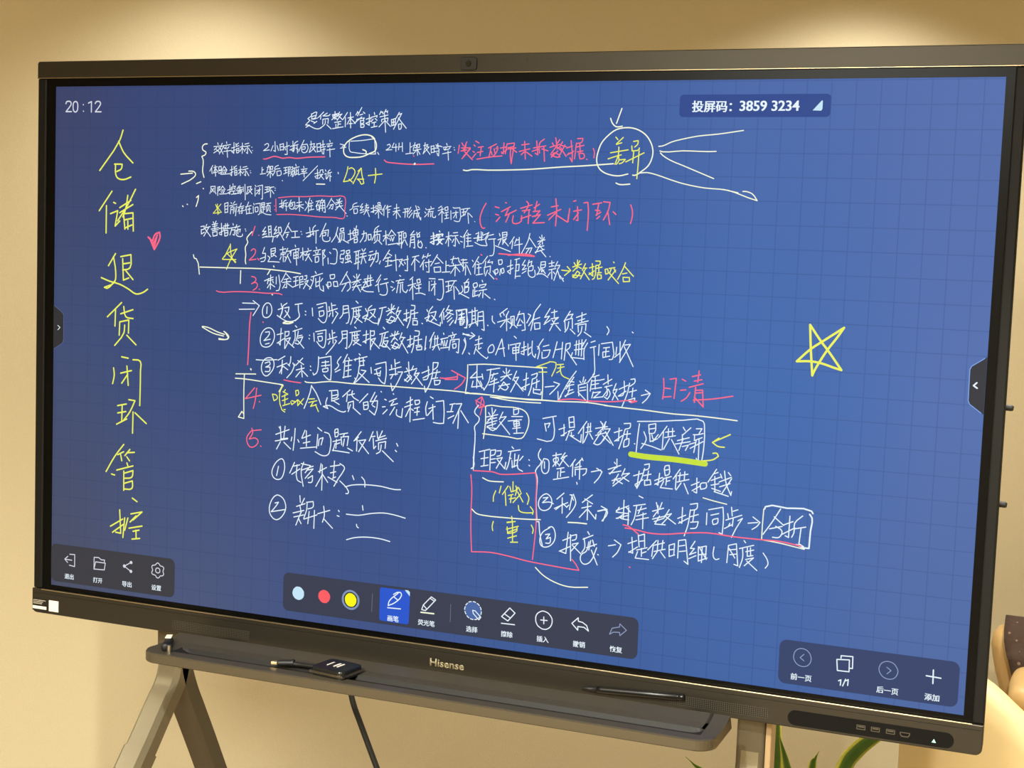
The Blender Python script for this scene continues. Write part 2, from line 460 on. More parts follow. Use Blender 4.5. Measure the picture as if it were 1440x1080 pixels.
     '1091,468 1108,464;1101,452 1103,481 1093,478;1091,480 1111,471;1122,452 1111,458 1110,475 1106,485;1111,466 1129,462;1121,465 1123,494;1116,475 1127,478;1144,451 1131,477;1138,463 1160,459 1160,476 1154,482;1138,468 1151,466 1150,474 1139,475;1138,468 1139,484 1152,487 1165,482;1169,462 1191,458;1165,474 1200,468;1179,441 1183,495;1180,474 1165,488;1182,474 1200,483;1208,456 1213,463;1207,491 1224,467;1228,442 1218,469;1224,459 1222,498;1233,451 1237,455;1224,464 1242,460;1224,475 1241,471;1233,463 1235,486;1223,490 1247,485;1255,455 1272,451;1266,455 1255,474;1260,470 1261,488 1269,485 1268,468 1260,470;1283,445 1272,458;1279,452 1294,449 1288,456;1275,460 1271,493;1275,460 1294,456 1298,496 1291,495;1275,472 1295,469;1275,481 1295,479;1284,460 1285,491;1324,441 1304,476;1325,447 1341,463;1317,468 1332,464 1329,483 1323,481;1325,468 1313,483;1347,446 1352,451;1362,440 1358,450;1343,458 1371,451;1356,444 1359,467;1356,457 1343,467;1360,457 1369,461;1344,475 1374,469;1361,467 1342,486;1361,471 1390,499;1393,508 1395,509;1436,456 1419,464 1417,477 1405,485;1419,473 1445,469;1422,481 1424,498 1437,496 1438,479 1422,481;1460,459 1450,473 1462,471 1450,486 1467,482;1452,495 1467,489;1471,468 1485,464;1477,459 1477,474;1471,476 1488,472 1484,478;1473,480 1476,483;1471,487 1488,484;1480,480 1467,501;1482,489 1491,508;1497,477 1513,473;1507,464 1509,492 1500,489;1497,491 1516,483;1526,454 1527,463 1535,461 1535,453 1526,454;1517,467 1519,477 1526,475 1526,466 1517,467;1532,466 1533,475 1541,473 1539,464 1532,466;1514,485 1545,478;1528,477 1531,513;1528,485 1516,498;1532,485 1546,499;1558,463 1546,486;1553,478 1553,503;1568,463 1561,478;1566,470 1583,466;1568,470 1570,510;1570,481 1579,479;1570,491 1577,489;1596,475 1617,471;1592,487 1621,481;1606,458 1607,513;1605,486 1593,500;1608,486 1624,507;1638,476 1657,473;1634,489 1659,484;1644,476 1643,508;1653,474 1654,506;1667,468 1659,481;1671,479 1659,494;1674,490 1660,509;1680,483 1705,475;1682,481 1679,509;1684,492 1693,490 1692,503;1687,462 1704,506 1710,516 1710,506;1703,488 1695,507;1696,465 1702,470;1729,472 1734,477;1726,485 1730,489;1726,504 1738,491;1750,464 1753,469;1738,476 1764,471;1748,476 1740,485 1761,482;1742,489 1741,502;1751,489 1751,503;1759,486 1759,503 1770,505 1772,499;1795,461 1783,469;1781,479 1805,472;1797,465 1799,523;1797,480 1784,495;1800,482 1806,489;1809,467 1811,478 1822,476 1821,463 1809,467;1810,487 1824,483;1816,485 1817,507;1811,496 1823,494;1809,509 1827,505'),
    ('box_mark', 'r', 1.7,
     '1074,449 1077,499;1086,444 1141,438 1208,437 1265,433 1335,434 1377,433 1384,440 1383,484 1381,516 1364,519 1347,516 1277,515 1214,511 1143,508 1080,510;1068,476 1069,477;1070,491 1071,491'),
    ('handwritten_line', 'w', 1.74,
     '728,567 744,564 742,577 730,579 731,597 745,589;756,557 747,577;751,571 772,566;765,570 743,605;749,577 775,606;786,546 789,552;800,543 795,552;781,558 807,553;784,566 805,561;777,576 812,569;793,554 795,581;782,582 810,577;784,588 787,604 806,600 805,585 784,588;814,573 838,568;825,551 827,598 817,595;815,591 840,578;835,562 860,558;844,552 845,572;853,551 854,571;833,574 863,570;840,580 842,602 855,598 855,578 840,580;841,590 855,588;879,551 881,557;865,570 891,565;875,569 866,597;875,577 889,575 886,597 880,595;897,555 891,569;895,565 911,560;893,579 914,572 912,584;902,569 903,592;896,577 896,596 910,602 924,598 924,592;936,571 938,572;939,578 940,579'),
    ('handwritten_line', 'w', 1.67,
     '1030,561 1017,579 1033,577 1017,593 1035,587;1017,603 1038,596;1043,557 1047,596;1044,559 1055,555 1058,596;1045,571 1056,568;1046,582 1057,580;1031,600 1069,597;1080,556 1071,572 1083,570 1069,588 1087,581;1072,599 1087,591;1089,560 1092,583 1103,579 1100,559 1089,562;1094,587 1083,601;1098,585 1115,610;1067,599 1063,619;1137,541 1110,594;1133,555 1150,576;1116,582 1138,578;1128,588 1134,586 1126,600;1154,575 1176,573;1165,575 1166,596;1150,599 1186,596;1191,574 1193,575;1195,584 1196,585;1215,580 1246,572;1230,557 1235,591 1224,594;1218,594 1250,579;1256,548 1245,560 1248,587;1248,572 1270,567;1259,569 1260,618;1302,539 1277,592;1285,571 1314,564 1312,589;1286,578 1303,574 1301,586 1290,588;1288,578 1291,605 1306,610 1321,604 1321,593;1355,553 1345,588 1329,611;1347,577 1367,611;1366,559 1367,568 1381,566 1381,555 1366,559;1364,576 1365,603;1364,576 1383,572 1384,600;1374,580 1371,603 1359,611;1378,601 1404,613;1401,579 1420,574;1409,563 1412,600;1400,606 1423,594;1426,555 1431,561;1437,545 1433,561;1422,567 1424,584 1444,580 1443,560 1422,567;1433,563 1433,582;1423,574 1443,570;1427,590 1429,611 1441,608 1440,587 1427,590;1428,599 1440,597;1461,577 1480,571 1479,600 1473,604;1469,564 1468,585 1454,608;1487,578 1490,599 1500,595 1500,576 1487,578;1533,543 1516,557 1515,576 1505,599;1512,568 1544,562;1527,556 1526,575;1517,579 1518,600;1517,579 1538,575 1538,598;1528,583 1526,600 1514,610;1532,598 1548,613;1553,582 1572,576;1563,561 1567,614;1564,582 1554,601;1567,584 1575,591;1588,557 1574,581;1588,558 1606,577;1581,581 1597,577;1581,589 1585,598;1588,585 1592,596;1600,583 1594,600;1575,614 1617,607;1614,567 1639,561;1620,567 1622,614;1631,565 1632,625;1621,578 1631,576;1621,591 1631,589;1615,611 1638,602;1639,568 1641,587 1650,583 1648,566 1639,568;1642,593 1634,610;1646,593 1657,613;1683,558 1669,575 1689,571;1671,582 1668,620;1671,582 1685,578 1689,623 1683,622;1671,594 1686,590;1672,603 1686,601;1695,563 1698,582 1708,579 1706,570;1708,563 1698,572;1703,593 1703,617 1716,622 1720,611 1713,596 1703,604;1735,620 1737,621;1754,586 1776,579;1766,565 1769,606 1759,602;1753,599 1779,589;1790,555 1792,560;1780,572 1781,579;1780,572 1805,567 1803,575;1793,575 1787,590 1804,605;1777,591 1810,585;1801,588 1784,607'),
    ('note_bracket', 'p', 2.16,
     '969,581 956,593 945,609 950,624 939,643 942,674 940,698 943,710'),
    ('handwritten_number', 'r', 2.01,
     '982,559 969,596;1000,594 1001,595'),
    ('star_mark', 'y', 2.02,
     '869,633 872,668 880,692 894,707;834,696 896,695;833,694 852,673 900,652 871,696 853,735;856,673 896,705;867,641 843,685'),
    ('divider_mark', 'p', 2.16,
     '695,682 700,696 709,698 725,760;727,731 876,729 1014,727 1082,730 1150,735 1194,740;920,738 919,790;1057,729 1044,749'),
    ('handwritten_number', 'r', 2.01,
     '966,657 978,649 987,655 981,673 958,695 990,690;997,686 1003,693'),
    ('handwritten_line', 'w', 1.68,
     '1028,642 1019,666 1033,665 1029,695 1013,699;1008,688 1033,679;1057,647 1077,642 1076,662 1058,666;1057,647 1060,678;1059,656 1075,653;1060,678 1071,672;1067,666 1083,677;1044,675 1054,682 1045,698 1068,697 1097,698;1098,649 1125,644;1111,637 1112,661;1103,663 1121,658;1101,669 1125,664;1114,668 1115,696;1105,676 1099,688;1121,674 1128,682;1134,642 1125,660;1132,654 1147,652 1143,661;1136,664 1122,695;1134,672 1149,698;1167,628 1169,635;1149,650 1148,671;1152,649 1185,641 1183,650;1161,659 1162,682;1161,659 1181,654 1182,680;1162,671 1181,666;1162,682 1181,678;1170,647 1176,707;1192,658 1212,653;1201,638 1204,685;1202,658 1190,677;1205,659 1212,667;1225,639 1227,645;1212,653 1240,647;1225,651 1214,667 1232,662;1232,660 1215,688;1228,670 1244,691;1261,633 1264,640;1250,649 1281,642;1259,653 1263,660;1272,648 1268,660;1249,666 1281,660;1258,672 1259,693 1273,689 1273,670 1258,672;1290,646 1294,704;1290,646 1301,642 1295,659 1304,667 1295,677;1321,651 1327,656;1315,674 1317,697;1336,638 1351,640 1354,673 1350,694 1326,695;1371,645 1386,641 1384,656 1371,658 1369,676 1384,673 1381,691 1372,687;1394,644 1396,654 1410,651 1409,640 1394,644;1393,664 1394,677 1413,672 1411,659 1393,664;1401,656 1404,688;1392,690 1415,682;1411,680 1420,688;1429,647 1455,640;1438,647 1438,693;1448,642 1448,713;1438,660 1449,657;1439,673 1449,671;1431,693 1454,684;1463,634 1468,642;1478,632 1472,642;1457,654 1481,649;1453,667 1483,660;1469,649 1461,692;1471,665 1482,687;1496,645 1510,641;1492,658 1515,654;1502,658 1494,677 1511,671;1509,665 1516,675;1515,652 1534,647 1531,680 1525,682;1525,638 1520,667 1502,700;1544,677 1540,689;1582,634 1556,675;1574,646 1592,655;1564,667 1587,661;1567,678 1592,674;1577,665 1576,695;1566,699 1593,691;1588,678 1619,669;1608,651 1614,713;1622,671 1638,667 1625,697;1626,675 1643,691;1641,672 1663,666;1659,654 1661,711 1650,710;1647,678 1651,685;1680,658 1707,651;1694,655 1677,688;1690,665 1692,710;1695,666 1710,677;1727,648 1722,662;1726,656 1736,654;1746,642 1740,659;1746,652 1756,648;1730,667 1714,694;1726,678 1727,705;1733,678 1761,672;1749,665 1752,713 1742,712;1737,686 1741,693;1785,645 1758,689;1783,654 1809,677;1776,680 1794,676;1772,694 1775,712 1800,710 1799,691 1772,694;1821,668 1822,709;1821,686 1834,683;1806,711 1839,708'),
    ('handwritten_line', 'w', 1.43,
     '1771,227 1773,247;1757,245 1773,243;1757,258 1776,254;1763,232 1789,239;1765,238 1783,236;1777,247 1776,273 1770,269;1768,262 1772,266;1807,226 1810,233;1794,241 1826,237;1808,239 1800,251 1818,247;1796,245 1799,251;1822,241 1818,247;1792,265 1827,258;1814,254 1817,289;1838,241 1839,242;1840,250 1842,251'),
    ('handwritten_remark', 'r', 1.99,
     '1860,232 1856,263;1870,224 1877,235;1890,220 1875,254;1869,243 1905,242;1887,232 1881,254;1867,254 1891,250;1903,242 1892,261 1872,283;1883,257 1915,286;1878,274 1905,246;1926,217 1940,224;1919,231 1925,236;1916,255 1922,258;1915,279 1928,264;1937,240 1957,237;1949,242 1946,271;1934,259 1956,255;1933,284 1988,275 2034,271;1979,242 2010,227;1989,238 1986,256 1981,278;1990,255 1994,267;2001,245 2006,262;2017,242 2010,260 1998,273;2015,236 2009,245;2027,242 2050,238;2040,223 2039,263 2031,256;2033,262 2053,247;2052,229 2047,263;2052,227 2081,223 2080,234 2056,241;2058,245 2088,241;2068,238 2067,267 2072,299;2080,234 2074,281 2072,299;2074,245 2092,257;2111,230 2140,226;2102,254 2143,244;2122,217 2127,282;2122,255 2110,266;2129,255 2153,271;2158,241 2177,237;2169,215 2176,266 2165,260;2153,253 2181,244;2199,208 2181,224 2182,259;2181,237 2206,233;2198,237 2203,289;2191,244 2215,251;2222,238 2260,227;2243,203 2251,244;2231,222 2237,233;2259,210 2248,226;2247,235 2228,260;2250,236 2268,251;2229,274 2243,260 2253,251;2226,264 2250,274 2263,272;2230,272 2239,258 2259,265;2270,218 2258,240;2267,231 2286,236;2280,229 2259,270;2264,240 2286,270;2287,240 2309,233;2303,213 2310,259 2295,259;2290,265 2314,252;2310,259 2310,290 2301,275;2327,206 2348,205 2345,218 2324,224;2324,222 2319,279;2326,236 2353,230;2337,225 2340,254;2329,254 2350,250;2335,259 2340,279 2355,275 2354,261 2335,259;2365,280 2367,281;2389,241 2394,253 2393,275'),
    ('underline', 'p', 2.26,
     '1880,325 1894,327 1914,323 1982,324 2101,321 2159,318 2271,309 2354,304 2468,295'),
    ('circle_mark', 'p', 2.2,
     '2524,331 2492,338 2463,336 2432,326 2413,310 2404,285 2408,253 2420,221 2445,193 2474,173 2514,166 2548,171 2581,189 2601,213 2613,245 2611,273 2598,301 2573,322 2552,335 2542,335;2491,98 2473,151;2450,133 2458,151 2473,163 2495,161'),
    ('circle_mark', 'p', 2.2,
     '2481,364 2494,369 2533,367'),
    ('handwritten_characters', 'y', 1.94,
     '2473,200 2481,209;2501,201 2487,214 2476,224;2476,226 2496,220;2455,256 2521,245;2486,235 2485,263 2474,297;2447,278 2474,269 2496,263;2486,268 2488,284 2479,297;2490,281 2512,279 2501,291 2490,295;2540,215 2557,212 2556,224 2545,235;2534,231 2536,249 2562,243 2562,238;2514,288 2581,255;2542,252 2540,291;2562,248 2560,312 2558,347'),
    ('arrow_mark', 'p', 1.9,
     '2634,232 2649,230 2681,216 2720,206 2777,195 2847,188 2936,175;2639,248 2650,251 2722,247 2815,249 2843,248;2641,255 2652,265 2680,281 2724,298 2765,314 2839,343;2570,327 2595,325 2639,335 2676,347 2728,362 2807,376 2892,383 2967,408 2997,417 2980,395 2957,386 2945,386;2874,380 2928,391'),
    ('handwritten_line', 'w', 1.42,
     '1843,465 1847,468;1834,478 1836,511;1847,468 1871,466 1871,516 1861,518 1849,515;1841,487 1864,483;1855,478 1858,505;1855,489 1846,504;1877,472 1894,469;1886,471 1886,494;1880,483 1894,480;1876,499 1894,491;1894,469 1912,467;1904,469 1890,492;1904,484 1909,524;1908,486 1923,500;1933,516 1934,517'),
    ('handwritten_remark', 'r', 2.15,
     '1977,447 1964,471 1955,501 1958,527 1967,540 1975,539'),
    ('handwritten_remark', 'r', 2.11,
     '2014,459 2030,463;2017,487 2029,490;2020,514 2035,497;2055,443 2059,444;2040,477 2075,458;2067,467 2056,491 2099,470;2072,485 2059,515;2088,491 2087,516 2097,520 2120,510 2121,490;2116,463 2161,449;2139,437 2147,446 2131,479;2123,472 2154,467;2118,501 2158,487;2150,471 2148,518;2169,460 2190,446;2180,436 2173,470;2166,474 2193,470 2174,492;2163,492 2195,484 2167,516 2212,513;2237,455 2263,450;2223,486 2274,463;2253,425 2258,465 2256,524;2255,476 2229,502;2259,485 2302,509 2308,467;2305,482 2304,507;2322,433 2331,430;2308,460 2304,507;2324,469 2354,463;2338,452 2342,502 2335,501;2343,474 2325,499;2362,438 2377,435 2381,469 2379,537;2396,442 2430,436;2419,438 2413,481;2407,463 2424,465;2410,481 2428,470;2414,494 2425,484;2437,432 2462,434 2456,464 2439,498;2454,464 2464,514;2475,467 2486,477'),
    ('handwritten_remark', 'r', 2.06,
     '2540,441 2547,462 2547,487 2542,508'),
    ('handwritten_line', 'w', 1.61,
     '1755,577 1773,573;1764,562 1768,607 1760,603;1753,601 1776,589;1789,555 1790,557;1777,569 1777,576;1777,569 1804,566 1800,574;1789,572 1784,589 1801,604;1776,589 1806,585;1798,589 1780,608;1818,577 1841,571;1828,558 1829,612;1827,579 1817,601;1831,580 1839,589;1848,561 1865,559;1843,573 1867,570;1857,574 1857,611 1850,608;1851,584 1844,597;1861,581 1874,601;1877,573 1883,575;1878,592 1886,594;1905,549 1888,577;1895,569 1894,616;1901,569 1919,565;1907,560 1911,565;1902,580 1920,578;1903,591 1922,589;1908,573 1909,606;1903,610 1929,607;1940,562 1951,558;1932,579 1968,573;1951,555 1952,582;1961,553 1964,586;1946,586 1972,582;1948,568 1947,590;1937,594 1961,604 1985,605;1967,556 1968,567 1991,557;1993,555 1976,582;1992,566 1981,585 1987,603;1996,566 2012,562;1992,581 2020,578;2014,581 2016,625 2011,640 1999,642;2035,558 2038,567;2030,582 2044,576 2033,602;2021,604 2049,613 2082,624;2047,554 2065,552 2064,568 2050,572;2047,554 2051,596;2049,563 2063,561;2052,583 2064,575 2049,598;2054,585 2073,603;2095,569 2078,595;2090,584 2087,613;2102,582 2115,578;2096,600 2128,594;2105,576 2098,593;2115,570 2118,629;2157,554 2151,580 2127,628;2156,571 2183,605;2144,611 2167,607 2158,627;2156,611 2143,630;2195,566 2201,573;2204,559 2208,593;2188,583 2217,576;2214,567 2209,578;2205,578 2192,593;2189,604 2214,598;2196,599 2210,611;2200,593 2182,626;2180,623 2216,611;2201,615 2223,638;2239,636 2240,637'),
    ('underline', 'r', 2.4,
     '2036,633 2058,634 2106,636 2145,637 2178,638 2153,632 2106,633 2074,638'),
    ('underline', 'r', 2.42,
     '1964,639 1967,641'),
    ('underline', 'r', 2.41,
     '2028,726 2032,728'),
    ('handwritten_line', 'w', 1.6,
     '1840,662 1860,656;1852,649 1846,675;1862,658 1872,654 1875,668;1851,675 1853,682;1883,662 1903,660;1835,687 1887,679;1861,680 1860,723;1859,689 1842,714;1863,689 1880,707;1875,666 1892,688;1891,658 1894,696;1893,662 1907,660;1887,673 1911,671;1903,677 1903,718;1898,688 1892,703;1908,682 1925,715;1929,661 1933,666;1955,647 1932,687;1942,672 1941,712;1949,664 1956,669;1948,677 1968,672;1950,690 1966,687;1956,678 1958,715;1947,716 1973,711;1991,644 1972,670;1984,663 1982,685;1999,658 1992,668 2012,664 2010,671;1979,687 1981,711;1979,687 2004,680 2003,706;1993,696 1984,718;1997,707 2020,728;2035,657 2038,674 2050,670 2049,655 2035,657;2021,695 2025,709 2035,703 2033,690 2021,695;2049,690 2051,706 2059,702 2056,686 2049,690;2045,690 2043,712;2015,698 2026,713;2072,680 2093,673;2085,655 2085,707 2075,700;2073,698 2096,684;2101,653 2120,648;2108,653 2105,723;2105,673 2119,669 2118,691;2104,695 2118,693;2105,715 2125,713;2142,653 2131,672 2145,672 2132,690 2149,684;2132,703 2147,693;2158,653 2153,675;2154,664 2169,656 2166,673;2157,678 2174,672 2173,689 2157,693;2157,678 2158,708 2172,716 2183,710 2181,689;2205,658 2222,656 2221,676 2206,680;2205,658 2204,688;2205,669 2221,667;2194,677 2200,688 2191,706;2191,703 2214,702 2234,714;2210,682 2208,695 2218,687;2210,684 2224,700;2236,663 2257,658;2247,652 2248,671;2238,674 2256,670;2237,686 2264,680;2248,684 2250,719;2243,695 2234,708;2255,693 2261,700;2270,654 2260,675;2267,669 2279,667 2275,678;2273,678 2258,724;2272,689 2283,717;2282,706 2296,726;2293,714 2295,716'),
    ('handwritten_remark', 'y', 1.95,
     '2287,685 2316,687;2308,671 2322,685 2299,704;2334,656 2340,665;2356,648 2347,664;2329,672 2363,660;2347,646 2346,677;2346,672 2331,687;2350,670 2363,676;2332,710 2348,686 2358,693 2342,711 2330,706;2330,701 2364,703;2378,658 2367,682;2373,674 2384,674;2380,674 2361,714;2371,685 2395,716;2394,673 2412,667;2404,657 2408,702 2394,691;2393,697 2413,683;2417,647 2434,647 2433,659 2418,663;2418,663 2414,709 2407,714;2420,674 2442,668;2429,665 2431,690;2425,690 2440,688;2425,696 2427,712 2441,709 2440,697 2425,696;2454,676 2457,693 2466,689 2463,674 2454,676;2485,648 2487,651;2469,672 2491,668;2477,674 2472,687;2488,673 2494,684;2494,677 2467,714;2470,688 2507,725;2530,649 2523,669 2503,710;2528,663 2562,697;2520,690 2537,686;2523,702 2525,718 2548,716 2547,702 2523,702'),
    ('handwritten_number', 'r', 2.01,
     '971,760 987,763 992,773 972,789 990,783 999,790 995,804 979,815;1007,809 1009,810'),
    ('underline', 'r', 2.01,
     '808,824 820,828 890,824 968,822 1046,824 1100,823 1113,827'),
    ('handwritten_line', 'w', 1.73,
     '1031,775 1071,758;1059,750 1059,807;1049,774 1071,768;1049,765 1045,786;1069,774 1072,781;1056,786 1045,802;1060,786 1079,797;1085,757 1085,785;1096,749 1099,808 1086,812;1129,738 1108,776;1131,744 1152,764;1121,766 1141,761;1114,778 1152,772;1132,765 1133,798 1124,797;1126,783 1115,801;1137,781 1160,795;1163,756 1185,751;1174,754 1173,791;1164,772 1184,767;1160,795 1186,784;1190,753 1193,796;1190,753 1205,749 1203,762 1192,765;1193,774 1208,770;1193,784 1208,780;1214,748 1223,746 1221,760 1210,762;1215,770 1230,765 1209,799;1215,775 1244,796;1260,729 1265,737;1243,751 1293,735;1254,749 1250,774 1236,800;1241,761 1248,766;1263,756 1265,789 1277,783;1264,772 1277,767;1281,749 1284,796 1300,805 1297,784;1294,755 1285,767;1326,740 1329,755 1346,751 1346,737 1326,740;1316,769 1319,787 1332,782 1329,767 1316,769;1342,766 1345,784 1363,783 1358,764 1342,766;1310,777 1321,794;1402,724 1371,777;1398,735 1420,767;1379,775 1412,764 1417,786 1404,800;1399,770 1380,802;1430,740 1437,747;1456,733 1448,747;1425,765 1463,752;1443,732 1446,762;1444,758 1429,774;1448,758 1457,764;1425,784 1464,773;1446,766 1428,796;1447,778 1462,800;1476,751 1510,744;1472,763 1517,752;1493,735 1489,772;1503,733 1505,775;1480,755 1496,779;1473,784 1509,771;1466,781 1477,795 1518,798;1485,761 1466,792;1548,731 1530,759;1546,747 1538,762 1542,797;1526,774 1538,766;1563,748 1576,745;1547,768 1581,759;1572,761 1576,803 1561,809 1546,806;1595,754 1604,758;1592,775 1600,777;1599,790 1609,780;1628,730 1633,733;1614,752 1648,745;1631,745 1621,761 1644,756;1623,766 1618,797;1634,764 1633,796;1642,762 1645,788 1658,795 1664,784;1685,734 1673,745;1665,768 1698,758;1683,741 1688,820;1684,768 1672,787;1690,767 1697,775;1702,744 1705,757 1717,753 1714,740 1702,744;1701,765 1721,760;1711,765 1712,789;1701,778 1720,774;1698,797 1720,794 1739,799;1754,748 1755,784;1764,746 1764,747;1754,737 1779,737;1793,739 1811,738 1812,807 1802,817 1790,814;1763,761 1783,756;1777,745 1779,799;1775,764 1764,783;1822,747 1846,742;1834,746 1836,784;1825,764 1845,759;1826,786 1848,776;1846,742 1867,741;1859,744 1844,772;1857,762 1861,811;1864,764 1879,782;1916,732 1904,747;1898,748 1918,743 1915,758 1903,762;1902,747 1902,785;1903,766 1919,762 1916,780 1902,785;1890,759 1895,778 1879,791;1879,786 1921,804;1937,750 1939,764 1953,758 1951,745 1937,750;1943,764 1944,794;1944,779 1954,775;1937,772 1936,798;1936,798 1960,790;1972,735 1975,741;1963,752 1963,760;1963,754 1989,748 1985,755;1969,763 1983,759;1960,775 1992,768;1978,770 1977,800;1968,782 1961,797;1984,785 2007,801'),
    ('arrow_mark', 'w', 1.87,
     '932,868 990,867;917,894 988,890;980,856 1010,875 982,916'),
    ('handwritten_line', 'w', 1.92,
     '1044,863 1029,878 1025,902 1032,919 1050,920 1066,904 1067,880 1058,865 1044,863;1046,877 1045,905;1110,862 1113,874;1097,887 1119,878 1107,918;1093,910 1121,925 1143,932 1175,926 1194,911;1137,859 1117,874 1115,897 1107,912;1126,879 1146,874 1142,896 1125,917;1129,889 1152,917;1173,863 1206,857;1188,863 1189,886 1194,909 1175,928;1220,887 1223,889;1220,901 1223,902'),
    ('handwritten_line', 'w', 1.86,
     '1251,873 1254,904;1271,859 1312,849 1315,864 1312,923 1301,929 1279,913;1278,872 1299,865;1282,885 1285,905 1303,898 1302,881 1282,885;1336,850 1339,875;1339,859 1354,857;1326,864 1328,879;1322,884 1363,870;1342,879 1344,902;1333,889 1327,903;1355,882 1366,889 1341,929;1388,859 1387,892 1375,908;1388,859 1410,856 1412,922 1404,926;1389,873 1408,868;1389,888 1409,883;1444,837 1453,845;1426,867 1469,857;1434,867 1433,898 1423,929;1437,878 1465,871;1445,868 1447,889;1456,866 1457,887;1446,889 1461,887;1437,899 1463,892 1440,924;1442,901 1473,919;1486,864 1491,875;1476,897 1495,887 1485,914;1474,901 1500,906 1522,918 1543,919 1545,900;1513,851 1499,864 1496,894;1501,871 1529,864 1521,886 1504,902;1508,878 1530,897;1546,861 1575,854;1559,859 1555,884 1542,925;1576,871 1614,858;1598,842 1597,878;1584,858 1591,865;1609,847 1601,861;1595,872 1581,886;1599,870 1612,879;1582,913 1598,888 1615,896 1594,916 1579,909;1577,902 1615,908;1628,852 1618,877;1622,869 1639,865;1635,869 1615,908;1619,881 1652,921;1652,877 1673,871;1662,860 1664,905 1653,898;1651,902 1678,887;1682,842 1697,843 1696,858 1681,863;1681,861 1678,901 1667,930;1684,876 1711,869;1696,864 1697,892;1689,894 1707,892;1691,900 1691,917 1710,916 1710,901 1691,900;1729,909 1732,911;1748,856 1752,863;1741,890 1761,879 1749,901;1747,895 1778,905 1806,915 1807,902;1772,843 1758,863 1755,893;1763,868 1787,861 1780,884 1766,900;1769,877 1790,895;1820,848 1802,881;1810,868 1814,905;1818,863 1821,890;1840,836 1828,859;1832,852 1855,854;1849,855 1825,880;1833,863 1859,869;1849,873 1833,887;1854,882 1836,898;1860,891 1845,911;1871,857 1874,872 1869,902;1871,853 1914,846 1916,917 1908,917;1886,868 1904,863;1884,881 1907,876;1894,856 1894,879;1887,888 1889,901 1905,897 1905,885 1887,888'),
    ('arrow_mark', 'p', 2.17,
     '744,972 772,975 814,990 850,999;847,987 864,998 871,1009 864,1018 824,1017'),
    ('margin_mark', 'r', 2.44,
     '972,904 967,952 965,1040 962,1116'),
    ('margin_mark', 'r', 2.43,
     '1028,940 1030,941'),
    ('underline', 'p', 2.7,
     '1121,939 1130,934 1166,934 1148,940 1123,940'),
    ('dot_mark', 'p', 2.28,
     '1071,714 1074,718'),
    ('dot_mark', 'p', 2.28,
     '1067,828 1070,829'),
    ('dot_mark', 'p', 2.3,
     '976,1131 979,1134'),
    ('handwritten_line', 'w', 1.87,
     '1051,962 1029,977 1018,1005 1024,1033 1042,1040 1065,1033 1080,1010 1082,982 1070,965 1051,962;1041,980 1059,977 1059,987 1035,1014 1064,1007;1042,1028 1060,1023;1095,987 1122,980;1113,961 1110,1028 1101,1017;1096,1021 1127,1001;1131,972 1131,1041;1131,974 1149,971 1147,986 1136,991;1134,1003 1156,996 1133,1039;1136,1007 1173,1034;1177,947 1184,953;1167,970 1207,956;1176,965 1177,997 1166,1025;1191,968 1188,988 1208,983;1188,988 1181,1008;1190,996 1212,989 1193,1019 1177,1016;1188,1004 1218,1034;1241,981 1243,982;1240,994 1242,996;1261,972 1264,1004;1269,966 1315,956 1313,1013 1306,1027 1293,1023 1275,1005;1278,975 1300,970;1279,985 1284,1003 1299,998 1298,982 1279,985;1342,956 1345,984;1344,968 1355,965;1331,971 1334,990;1323,994 1364,981;1347,987 1348,1007;1334,1000 1328,1012;1356,993 1363,998 1342,1027 1318,1053;1385,958 1388,989 1373,1007;1385,958 1409,955 1409,1025 1402,1023;1388,971 1407,968;1387,987 1408,982;1441,938 1448,943;1420,962 1467,952;1431,961 1430,998 1417,1020;1433,973 1461,968;1442,961 1442,984;1452,960 1453,981;1442,984 1457,980;1436,992 1462,987 1437,1009;1441,996 1471,1009;1479,969 1502,963;1493,950 1492,999 1484,993;1479,995 1507,980;1510,948 1513,1023;1510,951 1527,949 1526,966 1515,968;1513,984 1533,977 1512,1017;1516,986 1551,1016;1565,933 1572,940;1551,961 1587,949;1562,958 1559,987 1551,1007;1575,956 1569,975 1586,972;1569,977 1563,1006 1581,1009;1569,987 1588,984 1574,1009 1555,1003;1567,991 1598,1018;1596,966 1634,954;1617,946 1613,977;1602,956 1609,963;1629,945 1621,961;1611,973 1601,989;1617,971 1628,980;1606,1011 1618,988 1635,998 1619,1014 1606,1008;1602,1000 1636,1010;1646,950 1637,975;1641,967 1660,968;1655,968 1636,1010;1643,982 1674,1027;1670,977 1691,970;1682,959 1682,1003 1675,996;1671,1004 1698,987;1701,939 1719,940 1718,956 1699,962;1699,960 1696,1002 1689,1024;1702,977 1731,970;1716,963 1717,994;1707,996 1728,993;1709,1002 1712,1013 1732,1010 1732,998 1709,1002;1749,958 1745,1011;1745,1011 1749,1003;1782,941 1764,976;1772,964 1767,1002;1783,967 1801,962;1786,954 1786,990;1797,953 1796,989;1776,998 1806,985;1786,997 1778,1009;1800,993 1807,1007;1821,942 1823,947;1810,966 1840,958;1816,963 1812,988;1818,973 1823,991;1826,970 1829,989;1838,968 1833,991;1811,1000 1848,994;1858,937 1860,942;1842,953 1874,943;1854,954 1857,961;1867,949 1863,959;1851,967 1846,1005;1851,967 1887,961 1885,1014 1877,1011;1859,974 1869,970;1860,982 1862,997 1874,994 1874,979 1860,982;1910,956 1915,979 1902,1017;1901,942 1927,942'),
    ('handwritten_line', 'w', 1.81,
     '2025,804 2027,805'),
    ('handwritten_line', 'w', 1.82,
